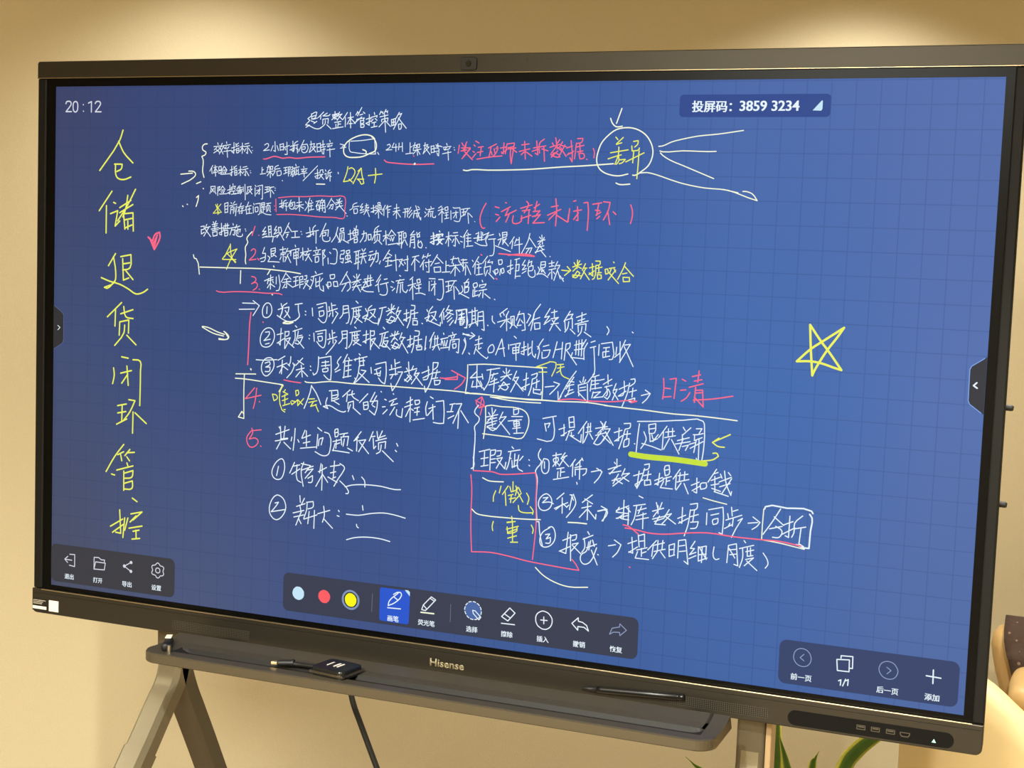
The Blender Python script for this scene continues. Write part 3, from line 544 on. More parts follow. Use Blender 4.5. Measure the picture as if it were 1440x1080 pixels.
     '1870,853 1874,880 1866,901;1879,856 1910,846 1915,914 1907,917;1882,871 1902,865;1880,887 1905,878;1892,863 1893,884;1886,895 1889,908 1901,904 1900,891 1886,895;1922,859 1958,849;1936,848 1937,897;1947,839 1951,889;1936,871 1950,868;1937,884 1951,881;1924,906 1957,891;1937,897 1927,914;1951,894 1960,904;1961,857 1960,907;1961,857 1981,851 1988,923 1978,919;1963,872 1982,869;1964,888 1983,885;2001,902 2003,904;2019,867 2020,885 2030,895'),
    ('handwritten_line', 'w', 1.78,
     '2078,836 2049,858;2049,858 2054,868;2062,852 2067,862;2084,846 2074,867;2041,889 2088,874;2076,859 2079,919;2072,883 2053,907;2080,882 2103,897;2093,866 2098,899;2093,866 2107,863 2108,896;2101,873 2100,894 2092,910;2108,896 2120,906;2128,844 2116,878;2121,857 2145,851 2153,912 2140,915;2130,872 2120,898 2136,895;2135,877 2144,887;2210,814 2186,849 2182,869 2166,896;2162,852 2173,857 2158,886;2187,851 2180,890 2175,913;2179,875 2209,863;2188,885 2191,908 2211,904 2210,883 2188,885;2248,828 2228,862 2247,856 2229,882;2226,888 2250,871;2254,843 2276,837;2265,832 2266,860;2253,866 2282,859 2274,867;2258,871 2264,878;2254,886 2283,880;2272,865 2249,910;2273,888 2292,907;2327,834 2304,873;2317,850 2338,844 2331,857;2307,868 2311,904;2310,868 2336,859 2338,897;2323,873 2319,898 2309,912;2330,900 2349,917;2352,856 2389,841;2358,868 2384,859;2348,881 2398,866;2373,837 2373,873;2359,883 2362,909;2361,883 2390,877 2389,902;2375,888 2371,911 2360,924;2384,908 2411,924'),
    ('handwritten_line', 'w', 1.75,
     '2470,883 2479,897 2472,913'),
    ('handwritten_line', 'w', 1.74,
     '2567,898 2571,901'),
    ('handwritten_line', 'w', 1.78,
     '1902,938 1919,945 1948,946;1936,934 1951,944 1931,958;1906,962 1915,982 1902,1017;1928,1011 1932,1016;1954,962 1979,953;1968,945 1966,974;1952,980 1983,971;1969,974 1967,995 1978,989;1958,985 1950,1014;1958,996 1979,1015 2002,1029 2007,1022;2017,977 2006,993 2009,1006 2026,1002 2031,986 2025,974 2017,977;2061,951 2038,1012;2061,951 2074,1016;2045,991 2073,984;2110,938 2119,945;2089,970 2090,988;2095,972 2136,962 2131,975;2106,982 2107,1003;2106,982 2131,978 2130,999;2108,992 2130,988;2108,1003 2132,998;2118,971 2121,1028;2142,980 2159,974;2150,956 2152,1005 2140,1001;2140,995 2162,984;2166,963 2168,1007 2179,996;2167,984 2178,975;2183,952 2186,1003 2196,1013 2198,1000;2226,942 2211,966 2206,981;2203,971 2211,976 2207,1017;2227,970 2249,963;2223,991 2224,1014 2245,1007 2255,981 2228,985;2281,949 2267,1009;2274,980 2303,973;2302,950 2300,1012;2316,955 2311,1016;2316,955 2332,951 2330,969 2314,980;2320,980 2360,1030;2356,942 2355,993;2366,939 2366,995;2377,936 2377,997;2349,958 2383,948;2349,976 2384,969;2342,986 2337,1004 2388,1006;2393,935 2376,966;2399,947 2387,971 2388,1009;2412,944 2428,938;2410,964 2431,958;2424,961 2429,1019 2430,1055 2425,1063;2444,950 2443,990;2452,947 2494,939 2497,1000 2484,1003;2461,962 2484,958;2459,977 2482,973;2471,961 2470,991;2459,979 2460,997 2486,990;2511,956 2509,984;2504,994 2525,976;2523,935 2526,1008;2543,929 2524,973;2539,947 2562,943 2524,1011;2539,952 2576,1023'),
    ('handwritten_line', 'w', 1.95,
     '1001,1093 1033,1093 1097,1087;1065,1081 1042,1088 1027,1113 1030,1141 1047,1156 1069,1142 1084,1114 1079,1088 1065,1081;1043,1104 1063,1097 1066,1107 1046,1120 1066,1119 1064,1135 1044,1138;1133,1071 1102,1089;1098,1117 1143,1098;1122,1087 1119,1143;1125,1111 1110,1140;1125,1111 1148,1125;1160,1071 1158,1095 1154,1103;1147,1102 1156,1109;1179,1100 1166,1132 1144,1157;1170,1096 1177,1108;1214,1074 1183,1105;1192,1085 1219,1099;1186,1123 1222,1113;1208,1102 1214,1149;1206,1126 1185,1151;1215,1125 1238,1145;1249,1103 1251,1106;1249,1119 1253,1120;1285,1064 1284,1109 1278,1129 1265,1138 1262,1130;1287,1070 1340,1059 1343,1117 1342,1152 1331,1151 1311,1135;1301,1086 1331,1081;1299,1100 1336,1094;1316,1078 1317,1103;1304,1112 1306,1123 1328,1118 1328,1106 1304,1112;1385,1058 1369,1082 1376,1092 1359,1112;1361,1120 1383,1109;1413,1047 1395,1081;1403,1072 1399,1141;1408,1074 1434,1069;1418,1060 1423,1069;1406,1094 1430,1088;1407,1113 1431,1106;1419,1073 1418,1136;1395,1139 1431,1131;1464,1042 1469,1047;1443,1066 1499,1051;1450,1062 1448,1070;1465,1055 1468,1090;1482,1056 1485,1087;1465,1072 1489,1067;1470,1088 1487,1085;1466,1090 1460,1129 1444,1157;1475,1105 1496,1107 1463,1144 1446,1159;1448,1138 1454,1145;1466,1117 1511,1151;1517,1092 1520,1115;1538,1078 1581,1067 1584,1113 1579,1152 1566,1147 1551,1131;1533,1101 1560,1090;1533,1117 1557,1111;1541,1101 1548,1121 1557,1123 1559,1103;1619,1055 1622,1082;1623,1071 1640,1064;1605,1077 1607,1093;1597,1097 1647,1082;1622,1088 1625,1115;1599,1116 1633,1110;1612,1117 1604,1131;1633,1103 1654,1101 1626,1157 1612,1177 1605,1149;1662,1101 1714,1084;1678,1061 1682,1107;1699,1075 1692,1091;1670,1085 1675,1092;1664,1135 1686,1111 1693,1118 1676,1138 1663,1129;1693,1129 1675,1111;1713,1090 1703,1110;1709,1105 1725,1100 1693,1145;1705,1109 1740,1147;1736,1100 1767,1086;1762,1073 1760,1121 1743,1126;1741,1119 1780,1097;1784,1057 1803,1056 1799,1073 1783,1085;1782,1057 1780,1105 1769,1143 1753,1173 1748,1150;1784,1097 1812,1091;1800,1084 1793,1115;1776,1120 1803,1114;1789,1123 1792,1142 1810,1137 1814,1123 1793,1125'),
    ('arrow_mark', 'r', 2.17,
     '1860,1082 1887,1094 1918,1107 1904,1131 1875,1153;1813,1114 1834,1114 1883,1105;1834,1118 1885,1115 1885,1096'),
    ('box_mark', 'p', 2.0,
     '1932,1056 1996,1050 2092,1050 2211,1050 2227,1051 2231,1106 2230,1169 2137,1171 2029,1172;1926,1056 1926,1111 1920,1166 1960,1163 2017,1165 2137,1170 2230,1169 2294,1170;2023,1172 2098,1180 2177,1182 2226,1181'),
    ('underline', 'p', 2.13,
     '1227,1166 1234,1169 1336,1159 1441,1161 1545,1160 1697,1160 1864,1160 1936,1163;1936,1165 2017,1165 2177,1172 2232,1170 2294,1170 2409,1166 2486,1172;2474,1172 2538,1175 2624,1178 2735,1184 2807,1184 2915,1188 2967,1191'),
    ('handwritten_line', 'w', 1.93,
     '1964,1056 1966,1142;1965,1078 1938,1106 1986,1098;1986,1088 1990,1107;1950,1117 1945,1140 1987,1133;1964,1105 1988,1141;1979,1115 1987,1129;2005,1072 2057,1061;2021,1067 2015,1113 1996,1148 1992,1139;2022,1090 2050,1081;2034,1082 2025,1105;2021,1116 2047,1103;2015,1128 2055,1114;2037,1100 2035,1153;2083,1060 2086,1089;2071,1072 2078,1079;2097,1066 2090,1078;2062,1095 2106,1081;2084,1089 2063,1109;2090,1089 2102,1099;2054,1144 2075,1112 2094,1130 2084,1142 2064,1136;2056,1129 2099,1118;2125,1068 2111,1103;2114,1095 2134,1090 2104,1148;2116,1102 2154,1141;2154,1100 2173,1091;2165,1073 2163,1136 2149,1130;2147,1130 2178,1113;2185,1079 2208,1070 2205,1085 2189,1094;2189,1094 2185,1127 2176,1156;2190,1112 2217,1099;2207,1093 2206,1126;2195,1127 2195,1145 2225,1149 2226,1139;2199,1132 2222,1132;2241,1120 2276,1114;2274,1099 2297,1105 2284,1121 2260,1146'),
    ('handwritten_note', 'y', 1.84,
     '2253,1027 2203,1047 2244,1048;2253,1025 2276,1026 2280,1029 2265,1078;2284,1034 2309,1031;2287,1047 2312,1040;2298,1034 2297,1054 2284,1064;2297,1050 2305,1072 2333,1084;2214,1066 2245,1064'),
    ('handwritten_line', 'w', 1.82,
     '2360,1053 2333,1092 2301,1153;2292,1133 2294,1168 2305,1149;2352,1076 2323,1122;2333,1092 2353,1094;2324,1111 2353,1103;2334,1103 2335,1128 2322,1151;2331,1128 2350,1122;2320,1148 2354,1131;2375,1089 2381,1096;2390,1073 2387,1092;2398,1082 2393,1093;2370,1104 2374,1144;2372,1104 2402,1094;2377,1114 2399,1109;2377,1125 2400,1120;2370,1130 2409,1165;2405,1098 2409,1163;2431,1058 2406,1092;2421,1082 2417,1123;2426,1071 2449,1062;2421,1086 2448,1081;2422,1100 2448,1093;2422,1115 2460,1107;2434,1071 2436,1114;2429,1125 2424,1148;2427,1129 2457,1123 2431,1147 2465,1141;2482,1059 2485,1093;2466,1095 2498,1074;2472,1105 2500,1096;2451,1081 2469,1076;2478,1101 2483,1130 2478,1137;2465,1142 2486,1111 2494,1129 2484,1148 2472,1141;2515,1089 2505,1117;2505,1114 2520,1109 2503,1150;2505,1121 2525,1148;2527,1109 2560,1092;2545,1078 2543,1129 2528,1134;2525,1134 2554,1114;2570,1070 2585,1067 2586,1079 2568,1095;2566,1084 2558,1125 2541,1171;2565,1117 2593,1108;2579,1101 2577,1134;2563,1146 2588,1137 2585,1151 2567,1151;2612,1126 2641,1117;2626,1105 2645,1117 2633,1137 2617,1153'),
    ('underline', 'r', 2.21,
     '2473,1159 2522,1154 2559,1148 2596,1148 2574,1155;2294,1166 2317,1161 2363,1157 2409,1160 2478,1158'),
    ('handwritten_remark', 'r', 2.16,
     '2692,1058 2695,1094 2692,1133;2699,1093 2719,1094;2693,1126 2723,1122;2716,1060 2739,1055 2734,1128;2761,1057 2774,1063;2756,1097 2776,1094;2791,1103 2779,1123 2761,1136;2797,1045 2827,1037;2821,1023 2818,1064;2805,1061 2833,1054;2788,1084 2838,1068;2811,1082 2809,1137;2814,1093 2837,1091 2842,1151;2814,1103 2836,1100;2808,1118 2842,1151;2805,1129 2876,1120 2947,1105'),
    ('star_mark', 'r', 1.88,
     '1989,1174 1966,1195 1979,1217 1998,1204 1989,1174;1963,1189 2003,1209 1983,1216 1989,1174;1984,1244 1991,1216'),
    ('note_bracket', 'w', 2.02,
     '1976,1207 1961,1231 1965,1242 1980,1254 1979,1269 1963,1289 1966,1312 1965,1399 1964,1445;1955,1451 1965,1444 1962,1407'),
    ('box_mark', 'p', 2.0,
     '2005,1211 2009,1207 2071,1206 2139,1207 2167,1218 2180,1239 2181,1265 2170,1299 2155,1319 2103,1318 1997,1314;2005,1211 2007,1271 2001,1332'),
    ('handwritten_line', 'w', 1.87,
     '2031,1213 2036,1250;2018,1232 2024,1240;2047,1219 2038,1235;2008,1250 2056,1237;2017,1259 2052,1249;2032,1246 2013,1270;2011,1274 2053,1260;2033,1258 2036,1284;2014,1289 2050,1290 2038,1299 2014,1285 2049,1271;2076,1226 2063,1255;2068,1247 2090,1242 2050,1294;2065,1263 2107,1308;2119,1210 2120,1232 2137,1227 2139,1209 2119,1214;2112,1240 2156,1237;2099,1258 2152,1249;2121,1258 2124,1277 2145,1271 2143,1257 2121,1258;2121,1268 2143,1264;2132,1250 2135,1302;2118,1285 2149,1279;2123,1303 2162,1298'),
    ('handwritten_line', 'w', 1.89,
     '2237,1238 2289,1225;2277,1232 2284,1298 2273,1319 2218,1316;2245,1256 2252,1284;2247,1258 2266,1253 2259,1270;2302,1274 2325,1265;2321,1254 2323,1295 2311,1296;2313,1297 2332,1283;2339,1227 2343,1264;2339,1227 2358,1222 2362,1262;2342,1245 2359,1242;2343,1264 2362,1260;2338,1279 2360,1270;2345,1274 2331,1312;2351,1281 2352,1296 2361,1292;2346,1293 2389,1315 2390,1286;2409,1236 2378,1283;2398,1256 2397,1318;2410,1258 2425,1254;2407,1277 2429,1271;2415,1243 2414,1276;2424,1241 2424,1272;2415,1280 2401,1314;2422,1279 2435,1300;2462,1232 2470,1243;2483,1231 2474,1250;2444,1259 2489,1249;2470,1239 2473,1264;2471,1257 2453,1277;2445,1285 2486,1271;2467,1268 2439,1315 2454,1319 2466,1312 2480,1289;2472,1283 2503,1309;2480,1235 2478,1257;2478,1259 2500,1256 2476,1301;2482,1268 2514,1316;2516,1269 2545,1258;2534,1251 2534,1297 2521,1298;2519,1300 2548,1277;2552,1233 2576,1230 2575,1246 2557,1253;2557,1253 2547,1292 2536,1327;2552,1273 2578,1268;2566,1258 2564,1291;2557,1293 2573,1286 2571,1312 2554,1319 2557,1293;2594,1303 2596,1304'),
    ('box_mark', 'w', 1.91,
     '2602,1221 2685,1214 2772,1204 2844,1202 2851,1232 2851,1303 2846,1350;2610,1229 2606,1269 2602,1338 2639,1342 2706,1340;2826,1337 2830,1344'),
    ('handwritten_line', 'w', 1.85,
     '2645,1230 2671,1224 2668,1257 2648,1262 2645,1230;2646,1246 2669,1241;2650,1262 2653,1291 2673,1282;2658,1265 2666,1282 2680,1278;2628,1257 2638,1285 2619,1319;2622,1300 2660,1308 2695,1318;2682,1263 2663,1290;2713,1230 2684,1274;2701,1251 2699,1316;2719,1239 2719,1267;2734,1236 2735,1266;2709,1252 2741,1246;2706,1272 2746,1262;2724,1274 2704,1315;2732,1277 2762,1327;2773,1229 2781,1241;2801,1229 2771,1259;2754,1279 2797,1265;2771,1256 2772,1277;2747,1292 2801,1279;2775,1270 2761,1314;2773,1299 2795,1292 2785,1312;2821,1231 2842,1229 2832,1247;2811,1253 2825,1252 2847,1246;2816,1256 2816,1274 2844,1261;2802,1303 2848,1275;2823,1270 2816,1317;2833,1265 2834,1351;2798,1289 2819,1281'),
    ('highlight_stroke', 'h', 10.23,
     '2583,1343 2632,1347 2743,1348 2859,1354'),
    ('arrow_mark', 'y', 2.27,
     '2945,1242 2905,1263 2882,1275 2903,1288 2926,1289;2905,1258 2884,1274;2852,1344 2887,1337 2906,1323 2900,1313 2886,1314'),
    ('handwritten_number', 'r', 2.15,
     '997,1207 955,1254 1028,1235;1007,1208 1001,1259 993,1291;1020,1261 1022,1263'),
    ('handwritten_number', 'r', 2.15,
     '1032,1375 988,1382;988,1372 993,1388 977,1417 1007,1411 1019,1422 1006,1443 983,1449 969,1434 966,1410 986,1383;1031,1441 1033,1443'),
    ('margin_mark', 'p', 2.15,
     '908,1156 1001,1151;906,1174 944,1174 1040,1180 1127,1186 1110,1215;1109,1184 1129,1190;948,1156 947,1222 950,1335 924,1331 940,1307 949,1317;976,1132 979,1136'),
    ('underline', 'r', 2.13,
     '1131,1166 1158,1170 1208,1173'),
    ('handwritten_characters', 'y', 1.99,
     '1080,1227 1088,1253 1103,1242 1099,1230 1080,1227;1127,1190 1114,1217 1125,1286 1139,1295;1128,1214 1151,1222 1124,1234;1139,1205 1132,1214;1126,1250 1151,1240;1129,1270 1161,1259;1137,1225 1138,1265;1134,1285 1141,1285;1186,1206 1189,1226 1200,1217 1197,1203 1186,1206;1165,1251 1170,1263 1187,1250 1169,1247;1196,1241 1197,1265 1223,1235;1183,1254 1196,1241 1219,1259'),
    ('handwritten_line', 'w', 2.05,
     '1257,1180 1251,1209 1226,1274;1257,1182 1280,1211 1301,1253;1247,1235 1272,1232'),
    ('handwritten_characters', 'y', 1.97,
     '1247,1235 1272,1232;1246,1249 1283,1239;1268,1244 1255,1264 1281,1255;1277,1255 1291,1282'),
    ('handwritten_line', 'w', 2.0,
     '1337,1196 1374,1191 1375,1217 1349,1226;1348,1199 1349,1234;1349,1215 1373,1209;1349,1236 1380,1224;1356,1234 1383,1247;1329,1224 1323,1248 1333,1267 1312,1260 1339,1254 1379,1271 1405,1275 1412,1271;1429,1186 1397,1215;1418,1202 1415,1233;1440,1189 1438,1208 1467,1226;1423,1207 1449,1200;1422,1237 1422,1260;1422,1237 1445,1229 1446,1254;1433,1244 1423,1272;1444,1255 1477,1279;1507,1196 1472,1233;1489,1232 1492,1259 1509,1254 1508,1227 1489,1232;1491,1243 1508,1240;1546,1201 1526,1237;1538,1188 1518,1226 1550,1220 1548,1251 1539,1277 1516,1261;1529,1241 1540,1246;1564,1183 1566,1185;1581,1212 1588,1215;1572,1243 1584,1241;1575,1270 1593,1252;1617,1188 1619,1190;1601,1220 1632,1206;1620,1217 1608,1235 1637,1225;1625,1240 1605,1272;1634,1249 1634,1270 1656,1278 1659,1243;1700,1205 1675,1219;1667,1237 1700,1224;1691,1196 1692,1292;1688,1241 1673,1273;1697,1242 1705,1247;1710,1208 1713,1224 1730,1217 1729,1205 1710,1208;1709,1239 1730,1232;1722,1234 1721,1265;1710,1254 1731,1249;1705,1284 1753,1274;1775,1189 1787,1195;1763,1209 1757,1236 1761,1262;1800,1206 1831,1200 1835,1245 1834,1287 1816,1289 1791,1287;1770,1235 1797,1225;1786,1218 1790,1275;1785,1238 1765,1262;1858,1213 1879,1208;1869,1212 1863,1239;1847,1242 1872,1239;1852,1267 1876,1254;1883,1209 1907,1206 1873,1284;1896,1229 1894,1302;1904,1233 1937,1277'),
    ('handwritten_line', 'w', 2.03,
     '1100,1388 1161,1364;1120,1354 1125,1407;1142,1352 1137,1401;1098,1415 1155,1402;1122,1405 1155,1399;1122,1416 1105,1447;1138,1417 1169,1441;1114,1357 1121,1365;1188,1357 1186,1397 1181,1446;1174,1393 1171,1409;1201,1401 1207,1411;1233,1361 1219,1394;1222,1394 1258,1378;1239,1363 1241,1425;1226,1413 1256,1405;1214,1435 1283,1424;1291,1373 1287,1429;1290,1346 1308,1358;1321,1362 1342,1368 1347,1432 1338,1451 1314,1456 1281,1443;1297,1393 1295,1418;1300,1390 1315,1384 1307,1414;1368,1348 1380,1344 1380,1373 1369,1377 1368,1348;1368,1361 1380,1357;1360,1396 1393,1386;1375,1387 1373,1422;1373,1406 1390,1399;1369,1403 1361,1433;1358,1431 1403,1433 1433,1435;1389,1365 1424,1357;1410,1360 1404,1374;1395,1375 1399,1406;1398,1375 1428,1370 1423,1407;1410,1382 1405,1411;1426,1417 1447,1426;1483,1347 1457,1380;1472,1369 1452,1386 1466,1377 1465,1425;1472,1384 1504,1377 1474,1427;1478,1389 1518,1431;1535,1343 1519,1381;1527,1364 1544,1360;1536,1369 1540,1410 1549,1399;1552,1341 1556,1367 1588,1354;1575,1337 1559,1372;1548,1378 1594,1364;1560,1385 1561,1411;1560,1385 1591,1377 1589,1404;1572,1392 1567,1419 1552,1428;1578,1415 1626,1453;1638,1381 1644,1391;1633,1408 1639,1413;1118,1489 1097,1512 1086,1546 1099,1567 1126,1567 1141,1541 1143,1503 1133,1485 1118,1489;1116,1516 1108,1555;1189,1494 1168,1539;1183,1510 1213,1502;1178,1543 1214,1518;1201,1503 1203,1563 1221,1572;1231,1490 1220,1523 1231,1587;1219,1496 1262,1501 1238,1532;1244,1521 1274,1513 1239,1554;1251,1553 1272,1540 1269,1567 1254,1569;1220,1523 1274,1502;1298,1522 1334,1502;1309,1489 1304,1526;1315,1493 1315,1595;1314,1536 1288,1582;1317,1531 1341,1561;1351,1496 1393,1487;1369,1473 1365,1542;1352,1522 1376,1515;1362,1543 1376,1536;1341,1539 1383,1557;1393,1481 1414,1495 1408,1512 1389,1540 1369,1574;1395,1550 1434,1587 1432,1597 1423,1598;1419,1572 1448,1562 1507,1555 1577,1555 1635,1562 1661,1560;1450,1524 1457,1539;1491,1526 1504,1540 1506,1564'),
    ('handwritten_line', 'w', 2.07,
     '1110,1634 1086,1660 1079,1705 1097,1730 1115,1734 1140,1715 1154,1681 1144,1649 1125,1635 1110,1634;1104,1667 1120,1662 1108,1680 1087,1704 1151,1689'),
    ('handwritten_line', 'w', 2.05,
     '1217,1626 1220,1653;1238,1635 1224,1663;1203,1671 1242,1656;1218,1664 1225,1695;1188,1699 1237,1684;1192,1715 1237,1702;1225,1690 1202,1747;1213,1718 1226,1739;1248,1650 1278,1644 1278,1666 1255,1676;1251,1650 1249,1682 1237,1716;1238,1719 1297,1696;1261,1686 1256,1736;1285,1679 1284,1752;1300,1691 1354,1672;1326,1658 1330,1696 1322,1723;1328,1709 1368,1743;1392,1668 1396,1673;1387,1690 1396,1692'),
    ('handwritten_line', 'w', 2.01,
     '1428,1680 1482,1679 1534,1667 1592,1659 1638,1662 1685,1670;1498,1639 1501,1657;1474,1716 1477,1726 1483,1729'),
    ('handwritten_line', 'w', 2.01,
     '1432,1782 1467,1770 1525,1762 1584,1763 1622,1769'),
    ('handwritten_line', 'w', 2.0,
     '1986,1384 2029,1371;2008,1382 2007,1434;1994,1410 2023,1403;1995,1439 2024,1432;2032,1375 2032,1450;2032,1375 2053,1371 2049,1389 2032,1395;2035,1409 2052,1405;2036,1422 2053,1419;2058,1375 2075,1372 2073,1390 2059,1395;2057,1405 2081,1398 2058,1441;2062,1409 2092,1440 2096,1415;2118,1354 2125,1361;2104,1374 2151,1363;2114,1375 2106,1423 2099,1442;2110,1396 2117,1399;2131,1380 2130,1430;2120,1406 2123,1433;2129,1407 2141,1402;2121,1431 2144,1422;2147,1383 2145,1433 2164,1443;2164,1386 2151,1403;2188,1397 2190,1399;2189,1418 2192,1420'),
    ('note_bracket', 'w', 1.98,
     '2234,1352 2225,1372 2228,1388 2238,1400 2216,1436 2224,1462 2224,1502 2223,1547 2229,1619'),
    ('handwritten_line', 'w', 1.93,
     '2247,1388 2239,1416 2247,1442 2263,1440 2269,1413 2264,1391 2247,1388;2250,1399 2251,1424;2282,1374 2316,1365;2295,1362 2295,1411;2285,1387 2288,1398 2304,1392 2303,1379 2285,1387;2295,1398 2284,1414;2297,1397 2307,1405;2330,1359 2315,1382;2319,1378 2338,1369;2331,1372 2309,1410;2317,1382 2346,1409;2300,1422 2328,1415;2316,1418 2315,1449;2317,1433 2331,1430;2305,1432 2304,1455;2288,1463 2348,1448;2371,1380 2353,1408;2362,1396 2362,1445;2398,1375 2374,1402;2396,1373 2401,1382;2370,1411 2395,1404;2389,1383 2390,1453;2372,1417 2373,1439;2374,1417 2416,1411 2414,1427 2403,1437;2435,1421 2471,1411;2455,1406 2476,1417 2465,1440 2448,1461;2380,1465 2382,1472;2531,1365 2532,1397;2522,1378 2526,1383;2499,1406 2547,1387;2503,1420 2548,1408;2529,1395 2506,1423;2520,1457 2539,1420;2516,1446 2549,1434;2525,1439 2556,1454;2563,1398 2552,1425;2554,1419 2581,1413 2520,1466;2555,1430 2580,1443;2597,1421 2629,1409;2617,1402 2611,1463 2604,1455;2604,1452 2633,1432;2636,1377 2654,1372 2652,1390 2634,1397;2637,1391 2627,1430 2611,1466;2635,1417 2662,1409;2652,1398 2648,1434;2639,1434 2660,1430 2663,1447 2640,1452 2639,1434;2677,1431 2706,1417;2694,1403 2690,1447 2681,1442;2678,1445 2710,1425;2713,1376 2715,1410 2729,1403 2728,1371 2713,1376;2714,1390 2728,1386;2707,1422 2738,1411;2721,1415 2719,1444;2722,1430 2733,1426;2710,1431 2699,1455 2744,1456;2769,1382 2745,1419;2756,1401 2755,1455;2770,1394 2768,1425;2787,1389 2786,1421;2762,1406 2799,1397;2760,1429 2803,1416;2775,1431 2758,1458;2786,1432 2803,1468;2813,1436 2841,1422;2832,1408 2834,1462 2823,1458;2817,1455 2845,1436;2847,1427 2848,1447 2868,1439 2867,1422 2847,1427;2902,1370 2873,1419;2891,1388 2908,1381;2884,1412 2917,1397;2897,1396 2900,1450;2885,1429 2913,1421;2888,1440 2920,1448;2917,1386 2923,1400;2913,1415 2957,1394;2916,1432 2953,1417;2931,1374 2939,1418 2958,1459 2960,1445;2958,1399 2926,1454;2945,1378 2954,1388;2897,1451 2949,1463'),
    ('underline', 'p', 1.89,
     '2858,1477 2899,1485 2945,1492'),
    ('underline', 'p', 2.36,
     '2353,1618 2388,1616 2425,1616'),
    ('handwritten_line', 'w', 1.97,
     '2262,1519 2239,1537 2233,1564 2244,1581 2265,1581 2283,1564 2284,1537 2272,1522 2262,1519;2251,1536 2270,1532 2249,1554 2278,1549 2292,1554;2332,1510 2305,1535;2297,1571 2348,1544;2326,1528 2328,1586;2327,1553 2302,1575;2329,1550 2346,1562;2356,1514 2365,1514 2356,1570;2363,1516 2370,1533;2369,1511 2380,1541 2372,1564 2345,1600;2344,1562 2353,1553;2443,1506 2405,1538;2414,1524 2445,1539;2404,1559 2440,1548;2426,1536 2427,1601;2423,1563 2396,1595;2429,1563 2459,1595 2460,1577;2466,1564 2498,1554;2479,1545 2502,1555 2488,1599;2467,1565 2500,1559 2504,1567 2484,1599'),
    ('handwritten_line', 'w', 1.92,
     '2565,1514 2565,1582;2537,1555 2584,1533;2548,1542 2537,1561 2585,1562;2550,1577 2556,1582 2586,1585;2575,1540 2591,1555;2584,1539 2584,1603;2544,1584 2567,1564;2538,1584 2585,1568;2621,1493 2636,1499;2602,1531 2646,1521;2614,1530 2607,1577 2596,1602;2618,1547 2650,1535;2632,1531 2621,1558;2615,1568 2651,1555;2613,1582 2660,1569;2639,1554 2640,1612;2687,1511 2694,1534;2708,1509 2700,1533;2674,1544 2715,1529;2694,1522 2695,1551;2695,1539 2678,1564;2675,1573 2722,1557;2701,1559 2685,1590 2724,1589;2682,1581 2717,1566;2736,1532 2719,1563;2722,1554 2745,1546 2709,1590;2725,1559 2762,1582;2769,1561 2798,1546;2785,1519 2785,1577 2776,1572;2773,1578 2807,1557;2813,1505 2839,1499 2837,1519 2814,1527;2814,1525 2808,1580 2796,1622;2813,1551 2844,1539;2829,1526 2825,1567;2817,1570 2845,1565 2838,1588 2818,1593'),
    ('handwritten_line', 'w', 1.89,
     '2875,1530 2875,1573;2881,1518 2932,1504 2936,1544 2934,1601 2922,1597;2890,1537 2918,1528;2897,1554 2900,1570 2915,1563 2916,1546 2897,1554;2963,1501 2967,1532;2969,1515 2986,1508;2950,1525 2954,1542;2945,1549 3001,1526;2971,1540 2969,1569;2960,1559 2955,1570;2941,1580 2966,1564;2988,1547 3004,1537 2984,1573 2968,1609;3025,1552 3059,1546;3041,1528 3067,1545 3057,1560 3040,1573'),
    ('box_mark', 'w', 2.72,
     '3081,1495 3084,1487 3159,1485 3244,1487 3250,1495;3239,1499 3248,1512 3245,1557 3243,1619 3221,1619;3199,1610 3227,1621'),
    ('box_mark', 'p', 1.86,
     '3078,1496 3076,1558 3076,1606 3138,1611 3194,1619 3227,1624'),
    ('handwritten_line', 'w', 1.98,
     '3137,1490 3111,1537 3080,1586;3116,1520 3151,1547;3102,1564 3146,1551;3123,1553 3146,1568 3137,1591 3114,1593;3151,1545 3183,1530;3171,1512 3170,1588 3158,1583;3147,1579 3190,1552;3215,1507 3189,1535 3188,1569 3181,1586;3190,1555 3228,1545;3212,1549 3207,1612;3207,1606 3224,1615'),
    ('underline', 'r', 2.29,
     '2566,1605 2587,1609 2625,1634;2573,1616 2612,1618 2660,1625 2719,1624 2801,1611 2882,1602 2974,1606 3076,1606 3137,1605 3215,1614'),
    ('dot_mark', 'r', 2.32,
     '2597,1759 2599,1760'),
    ('handwritten_line', 'w', 1.97,
     '2282,1645 2254,1666 2244,1694 2252,1718 2280,1717 2302,1692 2303,1660 2291,1641 2277,1645;2266,1673 2283,1669 2269,1689 2286,1682 2284,1703 2268,1705;2229,1628 2238,1627 2243,1671 2256,1719;2335,1688 2367,1672;2355,1655 2349,1736 2328,1730;2323,1730 2364,1708;2364,1663 2369,1761;2367,1667 2388,1660 2386,1678 2372,1684;2373,1698 2396,1691 2369,1725;2373,1702 2407,1730;2431,1645 2438,1655;2414,1675 2452,1656;2418,1671 2422,1706 2411,1725;2444,1677 2438,1713;2451,1674 2459,1697;2429,1705 2467,1688;2437,1682 2429,1718 2409,1734 2408,1756 2422,1768 2445,1757 2468,1701;2448,1712 2473,1765;2473,1726 2476,1727'),
    ('handwritten_line', 'w', 1.94,
     '2513,1689 2540,1682;2535,1665 2561,1680 2548,1710 2531,1729'),
    ('handwritten_line', 'w', 1.92,
